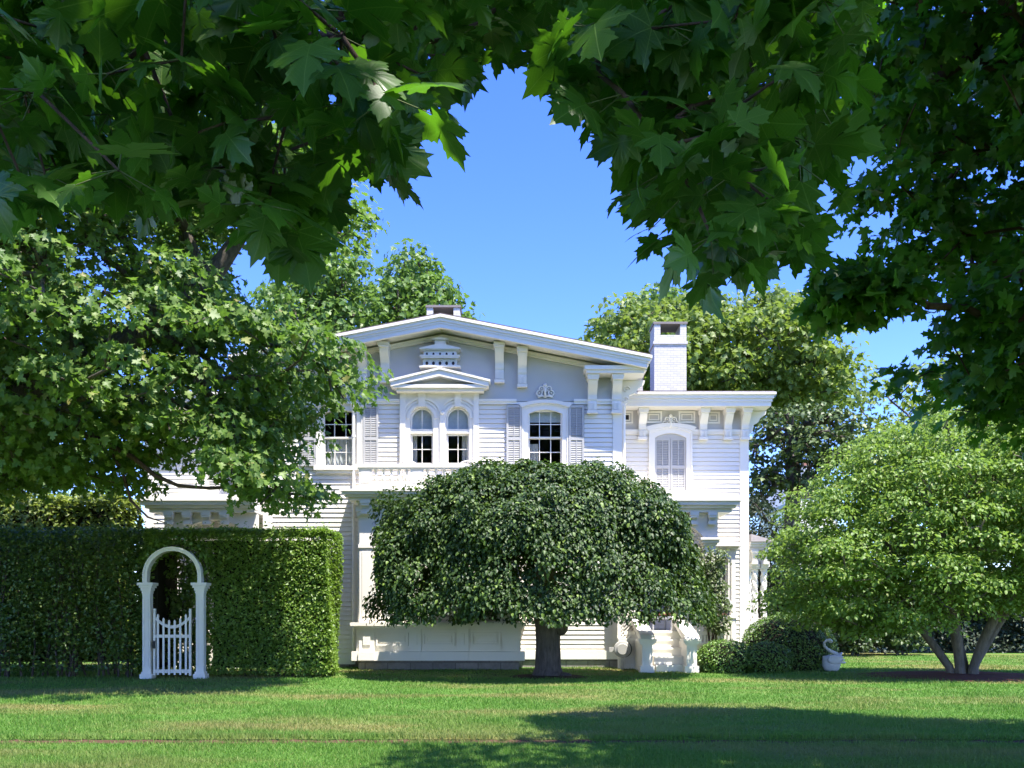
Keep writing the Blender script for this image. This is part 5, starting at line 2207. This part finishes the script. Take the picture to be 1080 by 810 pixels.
def back_tree(poly, Ym, T, n, rad, nleaf, size, mat, seed, label, tx, r0=.35, name='broadleaf_tree', tpl='simple', mind=.7, flat=.6, holes=(), low=-.4):
    rng = np.random.default_rng(seed)
    nodes = outline_nodes(poly, Ym, T, n, mind, rng, 2.5, holes, .35 * rad)
    x = X(tx, Ym)
    zt = np.percentile(nodes[:, 2], 70)
    tr = [(x, Ym, -.1), (x + .1, Ym, zt * .25), (x - .1, Ym, zt * .5), (x + .1, Ym, zt * .75), (x, Ym, zt)]
    return make_tree(name, label, 'tree', (x, Ym, 0), tr, nodes, rad, nleaf, size, tpl, mat, M['bark'], r0, .015, rng, flat, bgn, low=low, weight=.2)


M['backmid'] = leaf_mat('far_mid_leaf', [(0, (.06, .12, .022)), (.6, (.10, .18, .034)), (1, (.15, .24, .05))], (.18, .32, .05), .38, rough=.5)
back_tree([(270, 380), (282, 320), (292, 305), (330, 286), (352, 268), (372, 262), (388, 280), (398, 310), (396, 345), (420, 400), (420, 470), (260, 470)], 44, 4, 230, 1.0, 60, .26, M['backmid'], 61, 'rounded green tree behind the left slope of the roof', 335)
back_tree([(388, 420), (388, 330), (394, 300), (404, 284), (432, 268), (448, 270), (462, 288), (474, 300), (484, 318), (492, 332), (505, 420)], 48, 3.5, 120, .95, 60, .28, M['backmid'], 62, 'open-crowned green tree behind the small ridge chimney', 440, holes=[(401, 325, 7), (455, 312, 6), (470, 330, 5)])
back_tree([(622, 400), (616, 358), (632, 335), (660, 322), (690, 326), (730, 322), (762, 330), (800, 318), (828, 312), (848, 318), (866, 345), (886, 385), (900, 410), (895, 430), (880, 440), (850, 450), (800, 440), (760, 470), (640, 470)], 46, 5, 420, 1.0, 64, .27, M['backtree'], 63, 'broad yellow-green tree behind the white brick chimney', 760)
back_tree([(660, 330), (672, 312), (690, 306), (715, 316), (745, 318), (740, 340), (700, 350), (670, 350)], 56, 3, 60, 1.1, 50, .3, M['backmid'], 64, 'darker treetop showing just over the yellow-green tree', 700)
back_tree([(786, 480), (792, 440), (812, 430), (840, 425), (872, 430), (900, 440), (905, 480), (880, 505), (850, 520), (820, 520), (800, 545), (788, 555)], 37, 3.0, 150, .62, 52, .17, M['backdark'], 65, 'dark broadleaf tree with level branches beside the right wing', 835, .3, holes=[(812, 478, 14), (832, 450, 8), (800, 460, 8), (845, 496, 12), (862, 470, 6)], flat=.4, mind=.55)
back_tree([(775, 640), (778, 530), (790, 512), (806, 520), (818, 545), (840, 560), (850, 640)], 33.5, 1.6, 110, .5, 90, .11, M['yew'], 66, 'near-black evergreen between the right wing and the bright tree', 805, .2, 'evergreen_tree', 'tri', .4)
back_tree([(880, 460), (900, 425), (930, 400), (960, 385), (1000, 380), (1060, 370), (1130, 380), (1180, 480), (1180, 600), (900, 600)], 38, 4, 240, .95, 60, .24, M['backtree'], 67, 'pale green tree rising behind the bright layered tree', 1000)
back_tree([(1010, 660), (990, 560), (1010, 480), (1090, 470), (1190, 500), (1260, 560), (1260, 670)], 42, 3, 200, .95, 56, .24, M['backdark'], 68, 'dark shady tree far behind the layered tree, at the right edge', 1120)
back_tree([(-140, 560), (-140, 300), (-60, 250), (40, 280), (110, 330), (128, 420), (130, 540)], 52, 5, 240, 1.2, 60, .3, M['backmid'], 69, 'tall green tree far behind the left hedge', 0)
hedge('evergreen_hedge', 'low dark evergreen hedge across the back of the lawn on the right', X(796, 36), 26, 36, 38, Z(612, 36), 300, .2, .17, M['yew'], 71, z0=.05, wob=.25)
M['yewmid'] = leaf_mat('mid_evergreen_leaf', [(0, (.03, .055, .015)), (.7, (.05, .085, .024)), (1, (.09, .13, .04))], (.06, .1, .02), .2)  # evergreen leaf in a lighter tone than the yew
rng = np.random.default_rng(90)
for (a, w_, tp, Yb, lab) in ((902, 24, 640, 33.5, 'loose light green shrub between the boxwoods and the bright tree'), (945, 36, 636, 34.2, 'spreading dark shrub under the branches of the bright tree')):
    t = empty('shrub', (X(a, Yb), Yb, 0))
    tag(t, lab, 'shrub', 'shrubs along the back hedge')
    n = 90
    c = np.column_stack([X(a, Yb) + rng.normal(size=n) * w_ * Yb / F * .45, Yb + rng.normal(size=n) * .4, rng.uniform(.2, Z(tp, Yb), n)])
    pos, nor, tip = clump(c, np.full(n, .35), 45, .5, rng)
    leaves('foliage', pos, nor, tip, .13 * rng.uniform(.6, 1.3, len(pos)), 'oval', M['yewmid'] if a < 930 else M['backdark'], t)
    q = MB()
    for i in range(7):
        q.tube([(X(a, Yb) + rng.normal() * .15, Yb, -.05), (X(a, Yb) + rng.normal() * .5, Yb, .8)], [.03, .012], 5)
    q.build('stems', M['bark'], t)

# --- neighbour's white house far behind on the right
nh = empty('neighbour_house', (X(852, 70), 70, 0))
tag(nh, 'white gabled house half hidden by far trees on the right', 'house')
q = MB()
a, b = X(832, 70), X(884, 70)
q.box(a, b, 70, 78, 0, Z(533, 70))
q.prism_y([(a, Z(533, 70) + .002), (b, Z(533, 70) + .002), ((a + b) / 2 - .6, Z(495, 70))], 70.0, 78)
q.build('wall', M['white'], nh)
q = MB()
m = (a + b) / 2 - .6
for e_ in (a - .3, b + .3):
    q.prism_y([(m, Z(495, 70)), (e_, Z(535, 70)), (e_, Z(535, 70) + .25), (m, Z(495, 70) + .25)], 69.6, 78.4)
q.build('roof', plain('pale_grey_roof', (.45, .47, .50), .8), nh)
q = MB()
q.box(X(848, 72), X(853, 72), 72, 72.6, Z(500, 72), Z(487, 72))
q.build('chimney', M['brickred'], nh)
q = MB()
q.box(X(852, 70) - .5, X(852, 70) + .5, 69.95, 70.02, Z(526, 70), Z(512, 70))
q.build('window', M['dark'], nh)
# pale shed glimpsed under the dogwood
sh = empty('garden_shed', (X(1062, 39), 39.5, 0))
tag(sh, 'small white shed glimpsed between the leaning stems at far right', 'shed')
q = MB()
q.box(X(1050, 39), X(1076, 39), 39, 41, 0, 1.6)
q.build('wall', M['white'], sh)
q = MB()
q.prism_y([(X(1047, 39), 1.602), (X(1079, 39), 1.602), (X(1062, 39), 2.2)], 38.9, 41.1)
q.build('roof', M['roof'], sh)
q = MB()
q.box(X(1058, 39), X(1066, 39), 38.96, 39.02, .1, 1.4)
q.build('door', M['shutter'], sh)

# ------------------------------------------------------------------ the maples the camera looks out from under
M['nearleaf'] = leaf_mat('near_maple_leaf', [(0, (.024, .07, .010)), (.5, (.04, .11, .014)), (1, (.065, .15, .02))], (.11, .30, .012), .42, rough=.40, spec=.5, veins=True)
M['midleaf'] = leaf_mat('overhead_maple_leaf', [(0, (.026, .075, .012)), (.5, (.045, .12, .018)), (1, (.075, .165, .024))], (.12, .33, .016), .45, rough=.42, spec=.45)

ov = empty('overhanging_maple', (2.2, -3.4, 0))
tag(ov, 'large-leaved maple boughs hanging dark across the top of the view', 'tree')
rng = np.random.default_rng(101)


def shoots(poly, Y0, Y1, n, mind, seed):
    r = np.random.default_rng(seed)
    p = poly_area_sample(poly, n * 8, r)
    y = r.uniform(Y0, Y1, len(p))
    c = np.column_stack([(p[:, 0] - CX) * y / F, y, H + (HY - p[:, 1]) * y / F])
    return spread(c, n, mind)


def shoot_leaves(nodes, per, size, rng, spreadr, drop=.55):
    """a whorl of stalked leaves at each shoot end, blades hanging tip-down"""
    N = len(nodes) * per
    a = np.tile(np.arange(per) * 2 * np.pi / per, len(nodes)) + np.repeat(rng.random(len(nodes)) * 6.28, per) + rng.normal(size=N) * .35
    out = np.column_stack([np.cos(a), np.sin(a), np.zeros(N)])
    pl = spreadr * rng.uniform(.55, 1.3, N)
    base = np.repeat(nodes, per, 0)
    at = base + out * pl[:, None] + np.column_stack([np.zeros(N), np.zeros(N), -pl * rng.uniform(-.1, .9, N)])
    tip = out * .75 + np.array([0, 0, -drop]) + rng.normal(size=(N, 3)) * .35
    nor = out * drop * .8 + np.array([0, 0, .8]) + rng.normal(size=(N, 3)) * .5
    return base, at, nor, tip, size * rng.uniform(.5, 1.25, N)


polyA = [(-60, -40), (500, -40), (470, 30), (452, 60), (425, 105), (398, 150), (360, 185), (318, 238), (272, 222), (235, 195), (180, 180), (110, 180), (40, 200), (-60, 210)]   # big leaves, left
polyB = [(430, -40), (560, -40), (535, 0), (505, 38), (478, 78), (448, 92)]                                                                                      # smaller, farther
polyC = [(600, -40), (900, -40), (865, 60), (852, 140), (840, 200), (828, 240), (800, 262), (752, 262), (706, 235), (690, 190), (672, 140), (640, 95), (610, 60)]     # hanging mass, centre right
polyD = [(560, -40), (720, -40), (700, 60), (690, 140), (650, 110), (590, 85), (574, 30)]
sets = [(shoots(polyA, 1.9, 2.7, 120, .08, 1), 5, .108, .07), (shoots(polyA, 2.8, 4.0, 80, .18, 2), 5, .130, .09), (shoots(polyB, 3.4, 4.6, 46, .15, 3), 5, .12, .08),
        (shoots(polyC, 2.1, 3.2, 112, .09, 4), 5, .108, .07), (shoots(polyC, 3.2, 4.6, 80, .18, 5), 5, .130, .09), (shoots(polyD, 3.4, 5.0, 54, .18, 6), 5, .12, .08)]
# boughs coming forward from the trunk behind the camera, above the frame
TR = [(2.2, -3.4, -.1), (2.2, -3.4, 1.5), (2.2, -3.3, 3.5), (2.1, -3.0, 5.0), (1.4, -1.6, 5.4), (.6, -.2, 5.2), (.1, 1.0, 4.6), (-.1, 2.2, 4.0), (.0, 3.4, 4.4)]
allnodes = np.vstack([s[0] for s in sets])
P, par, flow = skeleton(allnodes, TR, rng, .30)
wood('branch', P, par, flow, .0030 * flow[0] ** .42, .0026, M['twig'], ov, .42, 7)
q = MB()
q.tube([(2.2, -3.4, -.1), (2.2, -3.4, .3), (2.2, -3.4, 1.5), (2.2, -3.3, 3.5), (2.3, -3.2, 5.2)], [.52, .42, .36, .33, .28], 16)
q.tube([TR[2], TR[3], TR[4], TR[5], TR[6]], [.2, .16, .12, .08, .045], 10)
q.build('trunk', M['bark'], ov, smooth=True)
B, A_, N_, T_, S_ = [], [], [], [], []
for nodes, per, size, sp_ in sets:
    b_, a_, n_, t_, s_ = shoot_leaves(nodes, per, size, rng, sp_)
    B.append(b_); A_.append(a_); N_.append(n_); T_.append(t_); S_.append(s_)
B, A_, N_, T_, S_ = map(np.concatenate, (B, A_, N_, T_, S_))
leaves('leaves', A_, N_, T_, S_, 'fine', M['nearleaf'], ov, curl=rng.uniform(.3, 1.7, len(A_)))
# leaf stalks
pp = np.empty((2 * len(B), 3))
pp[0::2], pp[1::2] = B, A_
pr_ = np.empty(2 * len(B), int)
pr_[0::2], pr_[1::2] = -1, np.arange(0, 2 * len(B), 2)


def sticks(name, a, b, r, mat, parent, sides=4):
    t = unit(b - a)
    up = np.where(np.abs(t[:, 2:3]) < .9, np.array([[0, 0, 1.]]), np.array([[0, 1., 0]]))
    e = unit(np.cross(t, up))
    f = np.cross(e, t)
    ang = np.arange(sides) * 2 * np.pi / sides
    dirs = e[:, None] * np.cos(ang)[None, :, None] + f[:, None] * np.sin(ang)[None, :, None]
    V = np.concatenate([a[:, None] + dirs * r, b[:, None] + dirs * r * .7], 1).reshape(-1, 3) - np.array(wloc(parent))
    base = (np.arange(len(a)) * 2 * sides)[:, None]
    k = np.arange(sides)
    k2 = (k + 1) % sides
    T = np.concatenate([np.stack([base + k, base + k2, base + sides + k2], -1), np.stack([base + k, base + sides + k2, base + sides + k], -1)], 1).reshape(-1, 3)
    o = raw_mesh(name, V, T, mat)
    o.parent = parent
    return o


sticks('leaf_stalks', B, A_, .0016, plain('green_leaf_stalk', (.10, .13, .04), .6), ov)

# upper crown of this maple: what shades the boughs and the near lawn
shade_px = [(330, 830), (415, 800), (425, 782), (480, 784), (545, 777), (640, 766), (720, 761), (800, 764), (900, 759), (1090, 762), (1400, 758), (1400, 2000), (290, 2000)]


def shadow_ok(c):
    gx, gy = c[:, 0] + SHX * c[:, 2], c[:, 1] + SHY * c[:, 2]
    near = gy < 8.9
    px_, py_ = CX + gx / np.maximum(gy, .1) * F, HY + H / np.maximum(gy, .1) * F
    return near | inside(np.array(shade_px, float), np.column_stack([px_, py_]))


def off_frame(c, m):
    """true where a clump of radius m stays out of the picture"""
    y = np.maximum(c[:, 1] - m, .2)
    top = HY - (c[:, 2] - m - H) / np.maximum(c[:, 1] + m, .2) * F
    bottom_above = top < -5
    beside = (np.abs(c[:, 0]) - m) / np.maximum(c[:, 1] + m, .2) * F > 545
    return bottom_above | beside | (c[:, 1] < -m)


r = np.random.default_rng(131)
c = r.normal(size=(60000, 3))
c = unit(c) * (r.random(60000) ** (1 / 3))[:, None] * np.array([9.5, 9.5, 5.2]) + np.array([2.4, .8, 8.6])
c = c[(c[:, 2] > 4.2)]
c = c[shadow_ok(c) & off_frame(c, .9)]
cr = spread(c, 1050, .7)
P, par, flow = skeleton(cr, [(2.2, -3.4, 3.6), (2.2, -3.3, 5.0), (2.3, -2.6, 7.0), (2.5, -1.2, 9.0), (2.6, .2, 11)], r, .25)
wood('limbs', P, par, flow, .3, .01, M['bark'], ov, .5, 6, 5)
pos, nor, tip = clump(cr, .75 * r.uniform(.7, 1.25, len(cr)), 34, .6, r)
k = off_frame(pos, .15) & shadow_ok(pos)
pos, nor, tip = pos[k], nor[k], tip[k]
leaves('crown', pos, nor, tip, .19 * r.uniform(.7, 1.2, len(pos)), 'simple', M['midleaf'], ov)

# second maple further off on the right, its trunk out of the picture
rng = np.random.default_rng(151)
m2 = empty('shade_maple', (8.4, 9.2, 0))
tag(m2, 'darker maple filling the upper right corner with smaller leaves', 'tree')
polyE = [(880, -260), (1300, -260), (1300, 420), (1180, 470), (1085, 448), (1040, 425), (990, 400), (985, 400), (985, 345), (982, 290), (962, 240), (930, 180), (905, 110), (890, 20)]
ne = outline_nodes(polyE, 9.6, 2.2, 560, .25, rng, .8, holes=[(990, 255, 16), (1010, 225, 10), (960, 240, 9), (905, 95, 12), (940, 90, 7), (985, 275, 9)])
ex = outline_nodes([(872, 300), (890, 290), (925, 296), (945, 312), (915, 324), (882, 330)], 8.6, .4, 14, .12, rng, .5)
ne = np.vstack([ne, ex])
P, par, flow = skeleton(ne, [(8.4, 9.2, -.1), (8.4, 9.2, 1.6), (8.2, 9.2, 3.2), (7.6, 9.3, 4.4), (6.6, 9.4, 5.4), (5.6, 9.5, 6.4)], rng, .25)
wood('trunk', P, par, flow, .32, .006, M['twig'], m2, .64, 7, 6, .3)
pos, nor, tip = clump(ne, .33 * rng.uniform(.7, 1.3, len(ne)), 44, .6, rng, low=-.6)
leaves('crown', pos, nor, tip, .145 * rng.uniform(.6, 1.25, len(pos)), 'maple', M['midleaf'], m2)
c = np.random.default_rng(5).normal(size=(20000, 3))
r = np.random.default_rng(6)
c = unit(c) * (r.random(20000) ** (1 / 3))[:, None] * np.array([5.5, 5.0, 4.0]) + np.array([8.2, 8.6, 8.6])
c = c[shadow_ok(c) & off_frame(c, .8)]
cr = spread(c, 300, .7)
P, par, flow = skeleton(cr, [(8.2, 9.2, 3.2), (8.2, 9.2, 5), (8.2, 9.0, 8), (8.2, 8.8, 10)], r, .25)
wood('limbs', P, par, flow, .22, .01, M['bark'], m2, .5, 6, 4)
pos, nor, tip = clump(cr, .75 * r.uniform(.7, 1.25, len(cr)), 36, .6, r)
k = off_frame(pos, .15) & shadow_ok(pos)
leaves('upper_crown', pos[k], nor[k], tip[k], .19 * r.uniform(.7, 1.2, k.sum()), 'simple', M['midleaf'], m2)
